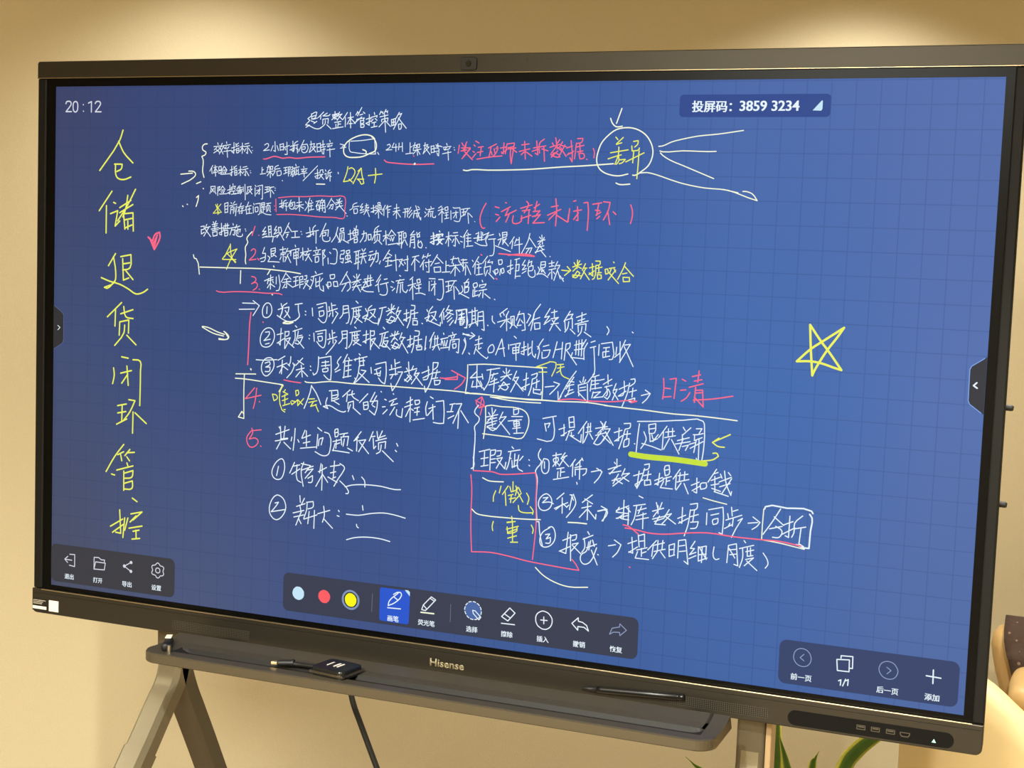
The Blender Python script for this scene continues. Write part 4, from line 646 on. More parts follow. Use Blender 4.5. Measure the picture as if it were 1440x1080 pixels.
     '2587,1673 2620,1658;2601,1648 2607,1706 2592,1702;2592,1705 2624,1681;2625,1637 2630,1680;2625,1640 2648,1631 2651,1678;2629,1660 2650,1655;2621,1693 2660,1680;2639,1685 2640,1714;2640,1703 2657,1695;2625,1698 2617,1723 2668,1723;2694,1650 2663,1688;2683,1669 2679,1710;2700,1649 2699,1684;2718,1647 2716,1682;2686,1668 2724,1655;2687,1691 2728,1678;2699,1690 2682,1718;2711,1689 2729,1710;2742,1662 2744,1703;2742,1662 2762,1654 2761,1695;2743,1679 2760,1675;2744,1703 2764,1695;2776,1641 2776,1705;2776,1641 2802,1635 2815,1724 2800,1714;2780,1661 2800,1656;2781,1681 2804,1676;2837,1637 2821,1665 2836,1664 2819,1688 2842,1677;2817,1703 2843,1689;2850,1656 2852,1708;2850,1659 2879,1650 2878,1693;2864,1655 2864,1712;2851,1685 2880,1679;2852,1708 2884,1693;2853,1656 2881,1699;2907,1650 2906,1685 2915,1695 2927,1691'),
    ('handwritten_line', 'w', 1.88,
     '2959,1639 2956,1702;2959,1639 2987,1630 2996,1709 2982,1705;2962,1655 2988,1650;2966,1672 2989,1667;2962,1650 2984,1682;3014,1616 3020,1623;2999,1646 3049,1629;3010,1644 3012,1678 3002,1714;3022,1655 3050,1646;3027,1640 3028,1671;3038,1639 3040,1667;3028,1671 3048,1666;3023,1683 3051,1674 3019,1706;3027,1688 3065,1718;3084,1653 3099,1674 3103,1691 3094,1706'),
    ('margin_mark', 'w', 2.02,
     '1967,1344 1964,1399 1964,1454'),
    ('box_mark', 'r', 2.13,
     '1964,1458 2025,1456 2045,1456 2074,1462 2107,1460 2179,1450 2216,1444 2222,1471 2222,1547 2227,1637 2223,1705 2218,1773;1955,1475 1961,1527 1961,1618 1963,1687 1969,1771 2047,1765 2120,1771 2192,1781 2288,1788 2382,1793 2403,1793 2390,1772 2375,1756'),
    ('box_mark', 'p', 2.14,
     '1965,1607 1983,1621 2022,1626 2090,1626 2186,1623 2243,1619'),
    ('box_mark', 'p', 2.14,
     '2004,1482 2027,1491 2051,1492 2089,1490'),
    ('box_mark', 'p', 2.11,
     '2231,1802 2261,1827 2309,1849 2366,1860 2440,1853'),
    ('handwritten_characters', 'y', 2.0,
     '2059,1527 2051,1550 2051,1568;2184,1524 2194,1541 2189,1566;2080,1507 2074,1534;2109,1504 2087,1538;2098,1528 2103,1579;2128,1486 2129,1520;2116,1506 2122,1525 2143,1514 2140,1501;2111,1540 2130,1534;2116,1553 2140,1546;2123,1539 2121,1566;2148,1505 2139,1537;2152,1507 2160,1522;2148,1523 2171,1559;2163,1526 2131,1565;2153,1574 2158,1594 2180,1599 2211,1596;2201,1574 2213,1589 2211,1602;2128,1618 2131,1638 2110,1642;2110,1644 2143,1636;2109,1669 2156,1653;2111,1660 2114,1685 2150,1672 2151,1658;2132,1642 2135,1714;2116,1680 2149,1665;2115,1703 2150,1690;2127,1717 2156,1714'),
    ('handwritten_characters', 'y', 2.01,
     '2054,1645 2050,1664 2053,1680'),
    ('handwritten_characters', 'y', 1.99,
     '2208,1643 2216,1658 2214,1674'),
    ('heading_character', 'y', 2.99,
     '343,180 327,222 229,347;322,226 348,272 394,314;303,320 341,320 337,339 314,350;308,322 309,360 319,377 350,383 385,372'),
    ('heading_character', 'y', 2.99,
     '292,432 229,514;265,492 265,606;301,478 311,482;286,525 322,512 310,576 333,554;332,499 387,468;371,448 362,502 348,537;409,422 367,494 322,554;332,520 397,485;352,528 359,587;352,524 398,519 401,594;358,549 393,542;358,583 394,569;373,553 374,587'),
    ('heading_character', 'y', 2.99,
     '314,690 279,742;304,703 316,766 311,809 260,833;260,833 276,836 311,805;244,793 285,806 337,817 383,836 419,854 454,846 476,832;340,702 391,692 387,747 351,757;350,710 355,795;356,731 386,726;355,799 382,789;367,760 403,795'),
    ('heading_character', 'y', 2.99,
     '348,893 277,956;318,924 316,993;359,909 370,951 406,957;344,940 405,920;340,974 338,1030;340,974 385,964 384,1019;365,986 361,1020 316,1074;376,1028 423,1066'),
    ('heading_character', 'y', 2.98,
     '352,1120 385,1124'),
    ('heading_character', 'y', 3.0,
     '312,1169 316,1199 308,1236'),
    ('heading_character', 'y', 2.98,
     '409,1129 445,1133 447,1174 447,1259 446,1319;348,1189 402,1175;379,1157 387,1238;384,1191 354,1231;335,1327 379,1317;358,1326 357,1391;336,1358 377,1349;331,1406 382,1380;391,1298 422,1300 397,1349 367,1386;413,1348 412,1438;423,1351 480,1392'),
    ('heading_character', 'y', 2.99,
     '369,1489 323,1545 281,1612;339,1535 369,1520;354,1534 360,1559;400,1508 375,1536;385,1523 423,1518;385,1540 399,1556;386,1566 391,1578;335,1601 417,1576;309,1620 325,1623;371,1602 372,1684;376,1610 417,1596 412,1624 377,1632;377,1653 415,1640 413,1672 374,1678'),
    ('heading_character', 'y', 2.98,
     '416,1713 440,1726'),
    ('heading_character', 'y', 2.98,
     '307,1844 369,1807;353,1769 360,1869 334,1867;318,1869 375,1828;379,1801 371,1886;410,1781 466,1767 421,1806;395,1800 380,1854;436,1787 406,1816;401,1843 467,1827;422,1854 452,1846;437,1848 438,1883;417,1888 456,1881'),
    ('heart_mark', 'r', 3.55,
     '475,617 496,633 510,604 530,596 533,616 506,667 483,621;491,634 506,654 517,616;501,642 520,608'),
    ('star_mark', 'y', 3.93,
     '3204,839 3211,923 3221,1014 3225,1002 3246,960 3268,922 3299,877 3320,843 3251,893 3210,923 3165,968 3212,965 3251,970 3292,982 3319,989 3268,922 3246,896 3204,839'),
    ('arrow_mark', 'p', 2.17,
     '745,975 797,997 847,1006;853,989 870,1012 859,1019 825,1021'),
    ('clock_digits', 'g', 2.57,
     '53,71 57,63 66,61 76,63 80,72 76,80 54,104 82,104;102,62 93,67 90,84 93,100 102,106 111,100 114,84 111,67 102,62;142,75 142,76;143,102 143,103;168,69 183,63 183,106;202,71 207,64 216,62 225,64 229,72 225,80 203,105 232,105'),
]
UI = [  # (panel, icon, colour, stroke width in mm or 0 for a filled shape, outlines)
    ('left_toolbar', 'exit_icon', 'g', 1.97, '99,1988 125,1987 125,2039 97,2036;110,2013 73,2012;89,1998 73,2012 88,2025'),
    ('left_toolbar', 'folder_icon', 'g', 1.96, '226,2039 226,1987 250,1986 263,1994 280,1993 279,2002;234,2006 284,2006 279,2036 226,2038 234,2006'),
    ('left_toolbar', 'share_icon', 'g', 1.94, '415,1988 381,2008 415,2027'),
    ('left_toolbar', 'share_icon_dot', 'g', 0.0, '389,2008 388,2011 386,2013 383,2015 380,2015 377,2013 375,2011 374,2007 375,2004 377,2002 380,2000 383,2001 386,2002 388,2004;422,1988 422,1991 420,1994 417,1995 414,1995 411,1994 409,1991 408,1988 409,1985 411,1983 414,1982 417,1982 420,1983 421,1986;422,2027 421,2030 419,2032 417,2033 413,2033 411,2032 409,2030 408,2027 409,2024 410,2021 413,2020 416,2020 419,2021 421,2024'),
    ('left_toolbar', 'gear_icon', 'g', 1.92, '576,2007 576,2011 578,2015 579,2019 578,2023 575,2026 571,2028 566,2028 563,2029 560,2032 558,2035 554,2038 550,2039 546,2038 542,2035 540,2031 537,2029 533,2028 529,2027 524,2026 521,2023 520,2019 521,2015 523,2011 524,2007 523,2004 521,2000 520,1995 521,1991 524,1988 528,1987 533,1986 536,1985 539,1983 541,1980 545,1977 549,1975 553,1977 557,1980 559,1983 562,1986 566,1987 570,1987 575,1989 578,1991 579,1996 578,2000 576,2004 576,2007;560,2007 560,2010 559,2013 557,2015 555,2016 553,2017 550,2018 547,2017 544,2016 542,2015 540,2013 539,2010 539,2007 539,2005 540,2002 542,2000 544,1998 547,1997 549,1997 552,1997 555,1998 557,2000 559,2002 560,2005 560,2007'),
    ('main_toolbar', 'white_swatch', 'c', 0.0, '1248,2023 1248,2029 1246,2035 1243,2040 1239,2044 1234,2047 1229,2049 1223,2050 1217,2049 1211,2047 1206,2044 1202,2040 1198,2035 1196,2029 1195,2023 1196,2017 1198,2011 1201,2006 1205,2002 1210,1998 1215,1996 1221,1996 1227,1996 1233,1998 1238,2002 1242,2006 1246,2011 1248,2017'),
    ('main_toolbar', 'red_swatch', 'R', 0.0, '1367,2022 1366,2028 1364,2033 1361,2038 1357,2042 1352,2046 1347,2048 1341,2048 1335,2048 1329,2046 1324,2042 1320,2038 1316,2033 1314,2027 1313,2022 1314,2016 1315,2010 1319,2005 1323,2001 1328,1998 1333,1996 1339,1995 1345,1996 1351,1998 1356,2001 1360,2005 1364,2010 1366,2016'),
    ('main_toolbar', 'yellow_swatch_ring', 's', 0.0, '1498,2021 1497,2030 1495,2038 1490,2046 1484,2052 1477,2057 1469,2060 1460,2061 1451,2060 1443,2057 1435,2052 1428,2046 1423,2038 1420,2030 1419,2021 1420,2012 1422,2004 1427,1996 1433,1990 1440,1985 1449,1982 1457,1981 1466,1982 1475,1985 1482,1990 1489,1997 1494,2004 1497,2012'),
    ('main_toolbar', 'yellow_swatch_gap', 'k', 0.0, '1489,2021 1489,2028 1487,2035 1483,2041 1479,2046 1473,2050 1466,2052 1460,2053 1453,2052 1446,2050 1440,2046 1435,2041 1431,2035 1429,2028 1428,2021 1428,2014 1430,2007 1434,2001 1439,1996 1444,1992 1451,1990 1458,1989 1464,1990 1471,1993 1477,1996 1482,2001 1486,2007 1488,2014'),
    ('main_toolbar', 'yellow_swatch', 'Y', 0.0, '1484,2021 1484,2027 1482,2033 1479,2038 1475,2043 1471,2046 1465,2048 1459,2048 1454,2048 1448,2046 1443,2042 1439,2038 1436,2033 1434,2027 1433,2021 1433,2015 1435,2009 1438,2004 1442,2000 1447,1996 1452,1994 1458,1994 1464,1995 1469,1997 1474,2000 1478,2004 1481,2009 1484,2015'),
    ('main_toolbar', 'toolbar_divider', 'd', 1.1, '1554,1985 1553,2057;1891,1985 1891,2055'),
    ('main_toolbar', 'active_button', 'b', 0.0, '1586,1964 1587,1960 1589,1956 1593,1954 1598,1954 1706,1954 1711,1955 1715,1957 1717,1960 1717,1965 1715,2077 1714,2082 1711,2085 1708,2087 1703,2088 1599,2087 1593,2086 1590,2084 1588,2081 1587,2076'),
    ('main_toolbar', 'active_button_corner', 'c', 0.0, '1694,1953 1707,1952 1716,1958 1716,1975'),
    ('main_toolbar', 'pen_icon', 'w', 2.07, '1624,2023 1628,2005 1662,1972 1670,1965 1677,1966 1680,1977 1650,2010 1624,2023;1646,1976 1662,1966 1670,1965;1650,1987 1663,1995;1622,2032 1678,2030'),
    ('main_toolbar', 'highlighter_icon', 'w', 1.91, '1775,2002 1808,1966 1827,1976 1791,2017 1775,2002 1769,2021 1784,2023 1791,2017;1803,1972 1822,1982'),
    ('main_toolbar', 'highlighter_line', 'p', 2.73, '1766,2032 1821,2031'),
    ('main_toolbar', 'select_icon_disc', 'B', 0.0, '2018,1998 2018,2006 2015,2013 2012,2019 2007,2024 2001,2028 1994,2031 1986,2032 1979,2031 1972,2028 1965,2024 1960,2019 1955,2012 1953,2005 1951,1998 1952,1990 1954,1983 1958,1977 1963,1971 1969,1967 1976,1965 1984,1964 1991,1965 1998,1967 2005,1972 2010,1977 2014,1983 2017,1990'),
    ('main_toolbar', 'select_icon', 'w', 1.75, '1983,1997 1994,1998 2018,2020 2010,2031 1986,2009 1983,1997;2019,1998 2019,2003 2018,2009;2015,2015 2013,2020 2009,2024;2003,2028 1999,2031 1993,2032;1986,2033 1981,2032 1975,2031;1969,2028 1964,2025 1960,2021;1956,2015 1953,2010 1951,2005;1950,1998 1950,1992 1952,1987;1954,1980 1957,1976 1961,1972;1966,1967 1971,1965 1976,1964;1984,1963 1989,1963 1994,1965;2001,1968 2006,1971 2010,1975;2014,1981 2017,1986 2018,1991'),
    ('main_toolbar', 'eraser_icon', 'w', 2.0, '2135,1969 2157,1986 2129,2020 2103,2006 2135,1969;2114,1994 2138,2007;2103,2032 2157,2031'),
    ('main_toolbar', 'insert_icon', 'w', 1.98, '2307,1999 2306,2008 2303,2016 2298,2023 2292,2028 2284,2032 2275,2033 2267,2032 2259,2028 2251,2023 2246,2016 2242,2007 2241,1998 2241,1990 2244,1981 2249,1974 2256,1969 2264,1965 2272,1964 2281,1966 2289,1969 2296,1975 2302,1982 2306,1990 2307,1999;2261,1999 2287,1998;2273,1986 2274,2012'),
    ('main_toolbar', 'undo_icon', 'w', 1.96, '2409,1972 2385,1996 2409,2019 2409,2005 2433,2005 2451,2017 2443,1997 2426,1987 2410,1985 2409,1972'),
    ('main_toolbar', 'redo_icon', 'D', 1.55, '2571,1974 2597,1995 2573,2018 2571,2006 2548,2008 2533,2018 2542,1994 2570,1986 2571,1974'),
    ('page_toolbar', 'previous_page_icon', 'D', 1.48, '3273,2008 3272,2017 3270,2024 3265,2031 3259,2036 3252,2039 3244,2040 3236,2039 3228,2036 3221,2031 3216,2024 3212,2016 3211,2008 3212,2000 3214,1992 3219,1985 3225,1980 3232,1977 3240,1976 3248,1977 3256,1980 3263,1986 3268,1992 3271,2000 3273,2008;3247,1996 3234,2009 3248,2019'),
    ('page_toolbar', 'pages_icon', 'w', 1.95, '3361,1998 3404,1994 3405,2036 3365,2037 3361,1998;3375,1992 3375,1983 3415,1981 3416,2023 3407,2023'),
    ('page_toolbar', 'next_page_icon', 'D', 1.45, '3569,2012 3568,2020 3565,2028 3561,2034 3555,2039 3547,2042 3539,2043 3531,2042 3523,2039 3516,2034 3511,2028 3507,2020 3505,2012 3506,2004 3509,1996 3513,1990 3520,1985 3527,1982 3535,1981 3543,1982 3551,1985 3558,1990 3563,1997 3567,2004 3569,2012;3531,2002 3546,2012 3533,2025'),
    ('page_toolbar', 'page_number', 'w', 1.95, '3371,2073 3379,2068 3378,2088;3395,2064 3386,2089;3397,2069 3404,2064 3403,2085'),
    ('page_toolbar', 'add_page_icon', 'w', 2.27, '3663,2013 3711,2015;3685,1990 3686,2037'),
    ('code_banner', 'signal_icon', 'c', 0.0, '3172,107 3202,73 3205,75 3205,102 3201,108'),
    ('side_tab', 'tab_edge', 'l', 1.07, '7,922 47,949 54,959 55,1063 49,1079 6,1106'),
    ('side_tab', 'tab_arrow', 'w', 1.37, '24,1005 36,1013 25,1024'),
    ('side_tab2', 'tab_edge', 'L', 1.42, '3784,921 3744,949 3739,961 3740,1064 3745,1076 3783,1103'),
    ('side_tab2', 'tab_arrow', 'w', 2.6, '3764,1003 3754,1013 3766,1021'),
]

# ------------------------------------------------------------------ the room
structure('floor', box(-5.2, 4.0, -6.0, 3.4, -0.05, 0.0), M_FLOOR)
structure('ceiling', box(-5.2, 4.0, -6.0, 3.4, CEIL, CEIL + 0.05), M_CEIL)
bm = box(-6.0, 6.0, 0.0, 0.1, 0, CEIL)
bmesh.ops.transform(bm, matrix=Matrix.Translation(WALL_O) @ Matrix.Rotation(math.atan2(WALL_T.y, WALL_T.x), 4, 'Z'), verts=bm.verts)
structure('wall_back', bm, M_WALL)
structure('wall_left', box(-5.3, -5.2, -6.0, 3.4, 0, CEIL), M_WALL)
structure('wall_right', box(4.0, 4.1, -6.0, 3.4, 0, CEIL), M_WALL)
structure('wall_front', box(-5.2, 4.0, -6.1, -6.0, 0, CEIL), M_WALL)

# ------------------------------------------------------------------ the display
disp = Thing('interactive_display', 'large interactive whiteboard display with a blue screen full of handwritten notes, on a metal stand', 'display', (X(0.9425), 0.04, Z(-1.13)))

# lit panel
bm = bmesh.new()
lay = bm.loops.layers.uv.new('panel')
q = [bm.verts.new((X(x), 0.0, Z(z))) for x, z in ((0, -SH), (SW, -SH), (SW, 0), (0, 0))]
bq = [bm.verts.new((v.co.x, 0.004, v.co.z)) for v in q]
f = bm.faces.new(q)
for lp, uvc in zip(f.loops, ((0, 0), (1, 0), (1, 1), (0, 1))):
    lp[lay].uv = uvc
bm.faces.new(bq[::-1])
for i in range(4):
    bm.faces.new((q[i], bq[i], bq[(i + 1) % 4], q[(i + 1) % 4]))
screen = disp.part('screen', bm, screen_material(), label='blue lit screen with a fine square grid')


def ring(x0, x1, z0, z1, u0, u1, v0, v1, y0, y1):
    b = bmesh.new()
    vs = []
    for y in (y0, y1):
        vs.append([b.verts.new((X(x), y, Z(z))) for x, z in ((x0, z0), (x1, z0), (x1, z1), (x0, z1))])
        vs.append([b.verts.new((X(x), y, Z(z))) for x, z in ((u0, v0), (u1, v0), (u1, v1), (u0, v1))])
    of, inf, ob, inb = vs
    for i in range(4):
        j = (i + 1) % 4
        b.faces.new((of[i], of[j], inf[j], inf[i]))
        b.faces.new((ob[j], ob[i], inb[i], inb[j]))
        b.faces.new((of[j], of[i], ob[i], ob[j]))
        b.faces.new((inf[i], inf[j], inb[j], inb[i]))
    bmesh.ops.recalc_face_normals(b, faces=b.faces)
    return b


disp.part('bezel', ring(-0.021, 1.9105, -1.0765, 0.0165, 0, SW, -SH, 0, -0.0012, 0.012), M_GLASS, label='black glass bezel')
disp.part('side_frame', box(X(-0.0435), X(-0.021), -0.0045, 0.03, Z(-1.0765), Z(0.0165), 0.003), M_SIDE, label='dark side edge')
disp.part('side_frame', box(X(1.9105), X(1.9295), -0.0045, 0.03, Z(-1.0765), Z(0.0165), 0.003), M_SIDE, label='dark side edge')
disp.part('top_frame', prism_xz(rounded(X(-0.0435), X(1.9295), Z(0.0165), Z(0.052), 0.006, corners=(0, 0, 1, 1)), -0.006, 0.03, 0.0015), M_FRAME)
disp.part('bottom_frame', prism_xz(rounded(X(-0.0450), X(1.9295), Z(-1.1305), Z(-1.0775), 0.012, corners=(1, 1, 0, 0)), -0.007, 0.03, 0.002), M_FRAME)
bm = box(X(-0.02), X(1.911), -0.0085, -0.004, Z(-1.0785), Z(-1.0768), 0.0004)
disp.part('trim_edge', bm, M_EDGE, label='thin bright metal edge under the glass')
disp.part('trim_edge', box(X(-0.04), X(1.926), -0.0064, -0.004, Z(0.0166), Z(0.0178), 0.0003), M_EDGE, label='thin bright metal edge over the glass')
disp.part('seam', box(X(-0.04), X(1.926), -0.0073, -0.006, Z(-1.0872), Z(-1.0864)), M_SIDE, label='thin dark seam along the bottom frame')
disp.part('rear_housing', box(X(0.08), X(1.80), 0.031, 0.088, Z(-0.94), Z(0.0), 0.012), M_BLACK)

# camera and microphones in the top frame
cm = disp.part('camera', prism_xz(rounded(X(0.9305), X(0.9630), Z(0.0215), Z(0.0455), 0.005), -0.010, -0.004, 0.001), M_BLACK, label='small black camera window')
bm = bmesh.new()
bmesh.ops.create_cone(bm, cap_ends=True, segments=24, radius1=0.006, radius2=0.0052, depth=0.002, matrix=Matrix.Translation((X(0.9468), -0.0108, Z(0.0335))) @ Matrix.Rotation(math.radians(90), 4, 'X'))
disp.part('camera_lens', bm, mat('lens_glass', (34, 34, 30), 0.1), under=cm)
for mx in (0.7866, 0.8329, 0.8787, 0.9226, 0.9718, 1.017, 1.0619, 1.1063):
    bm = bmesh.new()
    bmesh.ops.create_cone(bm, cap_ends=True, segments=12, radius1=0.0014, radius2=0.0014, depth=0.0012, matrix=Matrix.Translation((X(mx), -0.0062, Z(0.0403))) @ Matrix.Rotation(math.radians(90), 4, 'X'))
    disp.part('microphone_hole', bm, M_BLACK)


# perforated speaker grilles: rows of small dark holes in a strip
def grille_material():
    mt = bpy.data.materials.new('speaker_perforation')
    mt.use_nodes = True
    nt = mt.node_tree
    N, L = nt.nodes, nt.links
    b = N['Principled BSDF']
    b.inputs['Roughness'].default_value = 0.5
    b.inputs['Metallic'].default_value = 0.4
    tc = N.new('ShaderNodeTexCoord')
    sp = N.new('ShaderNodeSeparateXYZ')
    L.new(tc.outputs['Object'], sp.inputs[0])

    def mth(op, a, bb, c=None):
        n = N.new('ShaderNodeMath')
        n.operation = op
        for i, v in enumerate((a, bb, c)):
            if v is None:
                continue
            if isinstance(v, (int, float)):
                n.inputs[i].default_value = v
            else:
                L.new(v, n.inputs[i])
        return n.outputs[0]
    a = mth('SUBTRACT', mth('FRACT', mth('MULTIPLY', sp.outputs[0], 1 / 0.0039), 0), 0.5)
    c = mth('SUBTRACT', mth('FRACT', mth('MULTIPLY', sp.outputs[2], 1 / 0.0033), 0), 0.5)
    r = mth('ADD', mth('MULTIPLY', a, a), mth('MULTIPLY', c, c))
    hole = mth('LESS_THAN', r, 0.15)
    mx = N.new('ShaderNodeMix')
    mx.data_type = 'RGBA'
    L.new(hole, mx.inputs[0])
    mx.inputs[6].default_value = lin((74, 68, 56))
    mx.inputs[7].default_value = lin((14, 13, 11))
    L.new(mx.outputs[2], b.inputs['Base Color'])
    return mt


MG = grille_material()
for gx0, gx1 in ((0.3175, 0.504), (1.3835, 1.5685)):
    disp.part('speaker_grille', prism_xz(rounded(X(gx0), X(gx1), Z(-1.1205), Z(-1.1025), 0.004), -0.0074, -0.006), MG, label='perforated speaker strip')


def text_bm(body, cx, cy, width, y, bold=0.0, depth=0.0, up=1.0):
    """Flat lettering of the given width centred on (cx, cy) millimetres from the top left of the screen."""
    cu = bpy.data.curves.new('lettering', 'FONT')
    cu.body = body
    cu.size = 0.1
    cu.offset = bold * 0.1
    cu.extrude = 0.0
    cu.resolution_u = 3
    ob = bpy.data.objects.new('lettering', cu)
    COL.objects.link(ob)
    dg = bpy.context.evaluated_depsgraph_get()
    me = bpy.data.meshes.new_from_object(ob.evaluated_get(dg))
    b = bmesh.new()
    b.from_mesh(me)
    bpy.data.objects.remove(ob)
    bpy.data.curves.remove(cu)
    bpy.data.meshes.remove(me)
    xs = [v.co.x for v in b.verts]
    ys = [v.co.y for v in b.verts]
    s = width / 1000.0 / (max(xs) - min(xs))
    mxx, myy = (max(xs) + min(xs)) / 2, (max(ys) + min(ys)) / 2
    for v in b.verts:
        v.co = Vector((X(cx / 1000.0) + (v.co.x - mxx) * s, y, Z(-cy / 1000.0) + (v.co.y - myy) * s * up))
    if depth:
        r = bmesh.ops.extrude_face_region(b, geom=b.faces[:])
        bmesh.ops.translate(b, verts=[g for g in r['geom'] if isinstance(g, bmesh.types.BMVert)], vec=(0, -depth, 0))
        bmesh.ops.recalc_face_normals(b, faces=b.faces)
    return b


disp.part('brand_lettering', text_bm('Hisense', 944.0, 1109.5, 72.0, -0.0071, bold=0.022, depth=0.0004, up=0.92), M_LOGO, label='pale raised lettering on the bottom frame')

# port panel at the right of the bottom frame
port = disp.part('port_panel', prism_xz(rounded(X(1.602), X(1.8835), Z(-1.1255), Z(-1.0985), 0.0134, n=10), -0.0076, -0.005), M_PANEL, label='black rounded port panel')
for px in (1.729, 1.7535, 1.779):
    bm = ring(px - 0.0075, px + 0.0075, -1.1150, -1.1070, px - 0.0062, px + 0.0062, -1.1138, -1.1082, -0.0092, -0.0066)
    box(X(px - 0.005), X(px + 0.005), -0.0090, -0.0066, Z(-1.1112), Z(-1.1090), bm=bm)
    disp.part('usb_port', bm, M_PORT, under=port, label='metal usb socket')
hd = [(1.7945, -1.1085), (1.8115, -1.1085), (1.8115, -1.1125), (1.8085, -1.1165), (1.7975, -1.1165), (1.7945, -1.1125)]
hi = [(1.803 + (x - 1.803) * 0.82, -1.112 + (z + 1.112) * 0.66) for x, z in hd]
bm = bmesh.new()
o_ = [[bm.verts.new((X(x), y, Z(z))) for x, z in p] for y in (-0.0092, -0.0066) for p in (hd, hi)]
for i in range(6):
    j = (i + 1) % 6
    bm.faces.new((o_[0][i], o_[0][j], o_[1][j], o_[1][i]))
    bm.faces.new((o_[0][j], o_[0][i], o_[2][i], o_[2][j]))
    bm.faces.new((o_[1][i], o_[1][j], o_[3][j], o_[3][i]))
bmesh.ops.recalc_face_normals(bm, faces=bm.faces)
disp.part('hdmi_port', bm, M_PORT, under=port, label='metal hdmi socket')
disp.part('power_light', prism_xz([(X(1.8475), Z(-1.1185)), (X(1.8545), Z(-1.1185)), (X(1.851), Z(-1.1125))], -0.0088, -0.007), glow('led_green', (200, 255, 225), 1.6), under=port, label='pale green power light')

# rating label and blank white square at the left end of the bottom frame
st = disp.part('rating_label', box(X(-0.0435), X(-0.0035), -0.0076, -0.0068, Z(-1.1255), Z(-1.0985)), M_BLACK, label='black rating label with pale print')
for k in range(3):
    bm = bmesh.new()
    x = -0.041
    while x < -0.010 - 0.005 * k:
        wd = random.uniform(0.0018, 0.0045)
        box(X(x), X(x + wd), -0.0079, -0.0074, Z(-1.1035 - 0.0036 * k), Z(-1.1018 - 0.0036 * k), bm=bm)
        x += wd + 0.0011
    disp.part('label_print', bm, M_GREY, under=st)
disp.part('label_strip', box(X(-0.0425), X(-0.006), -0.0080, -0.0074, Z(-1.1218), Z(-1.1153)), M_WHITE, under=st, label='white strip on the label')
disp.part('white_sticker', box(X(0.0005), X(0.0255), -0.0076, -0.0068, Z(-1.1235), Z(-1.0995)), M_WHITE, label='blank square white sticker')

# aerials at the right edge, mains cable
for az in (-0.541, -0.7045):
    bm = tube([(X(1.905), 0.03, Z(az)), (X(1.938), 0.03, Z(az - 0.0015)), (X(1.9415), 0.03, Z(az - 0.002))], [0.0052, 0.0052, 0.0036], 12)
    disp.part('antenna', bm, M_RUBBER, label='short black stub antenna at the right edge', smooth=True)

CABLE = [(-0.2868, 0.13, 0.9693), (-0.2858, 0.13, 0.8693), (-0.2848, 0.13, 0.8093), (-0.2828, 0.13, 0.7693), (-0.2732, 0.13, 0.7325), (-0.2571, 0.13, 0.6968), (-0.2373, 0.13, 0.654), (-0.2141, 0.13, 0.6043), (-0.1874, 0.13, 0.5477), (-0.13740000000000002, 0.14, 0.39769999999999994), (-0.1274, 0.2, 0.2), (-0.1274, 0.22, 0.008)]
disp.part('power_cable', tube(curve_pts(CABLE), 0.0062, 10), M_RUBBER, smooth=True, label='black cable hanging behind the tray')

# ------------------------------------------------------------------ what the screen shows
INKS = {
    'w': ('ink_white', (232, 244, 252)), 'p': ('ink_pale_yellow', (246, 250, 220)), 'y': ('ink_yellow', (240, 244, 96)),
    'r': ('ink_red', (255, 106, 136)), 'R': ('swatch_red', (252, 92, 98)), 'h': ('ink_highlight', (200, 226, 64)),
    'g': ('icon_grey', (214, 216, 228)), 'D': ('icon_dim', (140, 155, 192)), 'd': ('divider_grey', (112, 114, 126)),
    'c': ('icon_sky', (196, 230, 248)), 's': ('icon_slate', (128, 148, 184)), 'k': ('panel_dark', (34, 36, 48)),
    'Y': ('swatch_yellow', (252, 246, 8)), 'b': ('button_blue', (32, 84, 204)), 'B': ('disc_blue', (72, 102, 164)),
    'l': ('tab_edge_dim', (88, 104, 148)), 'L': ('tab_edge_blue', (128, 166, 232)),
    'P': ('toolbar_grey', (57, 57, 64)), 'Q': ('toolbar_slate', (52, 58, 78)), 'T': ('toolbar_blue', (47, 63, 105)), 'U': ('banner_blue', (40, 70, 140)),
    'V': ('tab_dark', (46, 46, 48)), 'V2': ('tab_dark_blue', (48, 49, 58)),
}
WORDS = {'w': 'white', 'p': 'pale yellow', 'y': 'yellow', 'r': 'red', 'h': 'lime green', 'g': 'pale grey', 'D': 'dim blue grey', 'c': 'pale blue',
         'R': 'red', 's': 'slate blue', 'k': 'dark', 'Y': 'bright yellow', 'b': 'blue', 'B': 'blue', 'd': 'grey', 'l': 'thin grey', 'L': 'thin blue'}


def ink(k):
    return glow(*INKS[k])


def parse(s):
    return [[tuple(float(c) / 2000.0 for c in p.split(',')) for p in st.split(' ')] for st in s.split(';')]


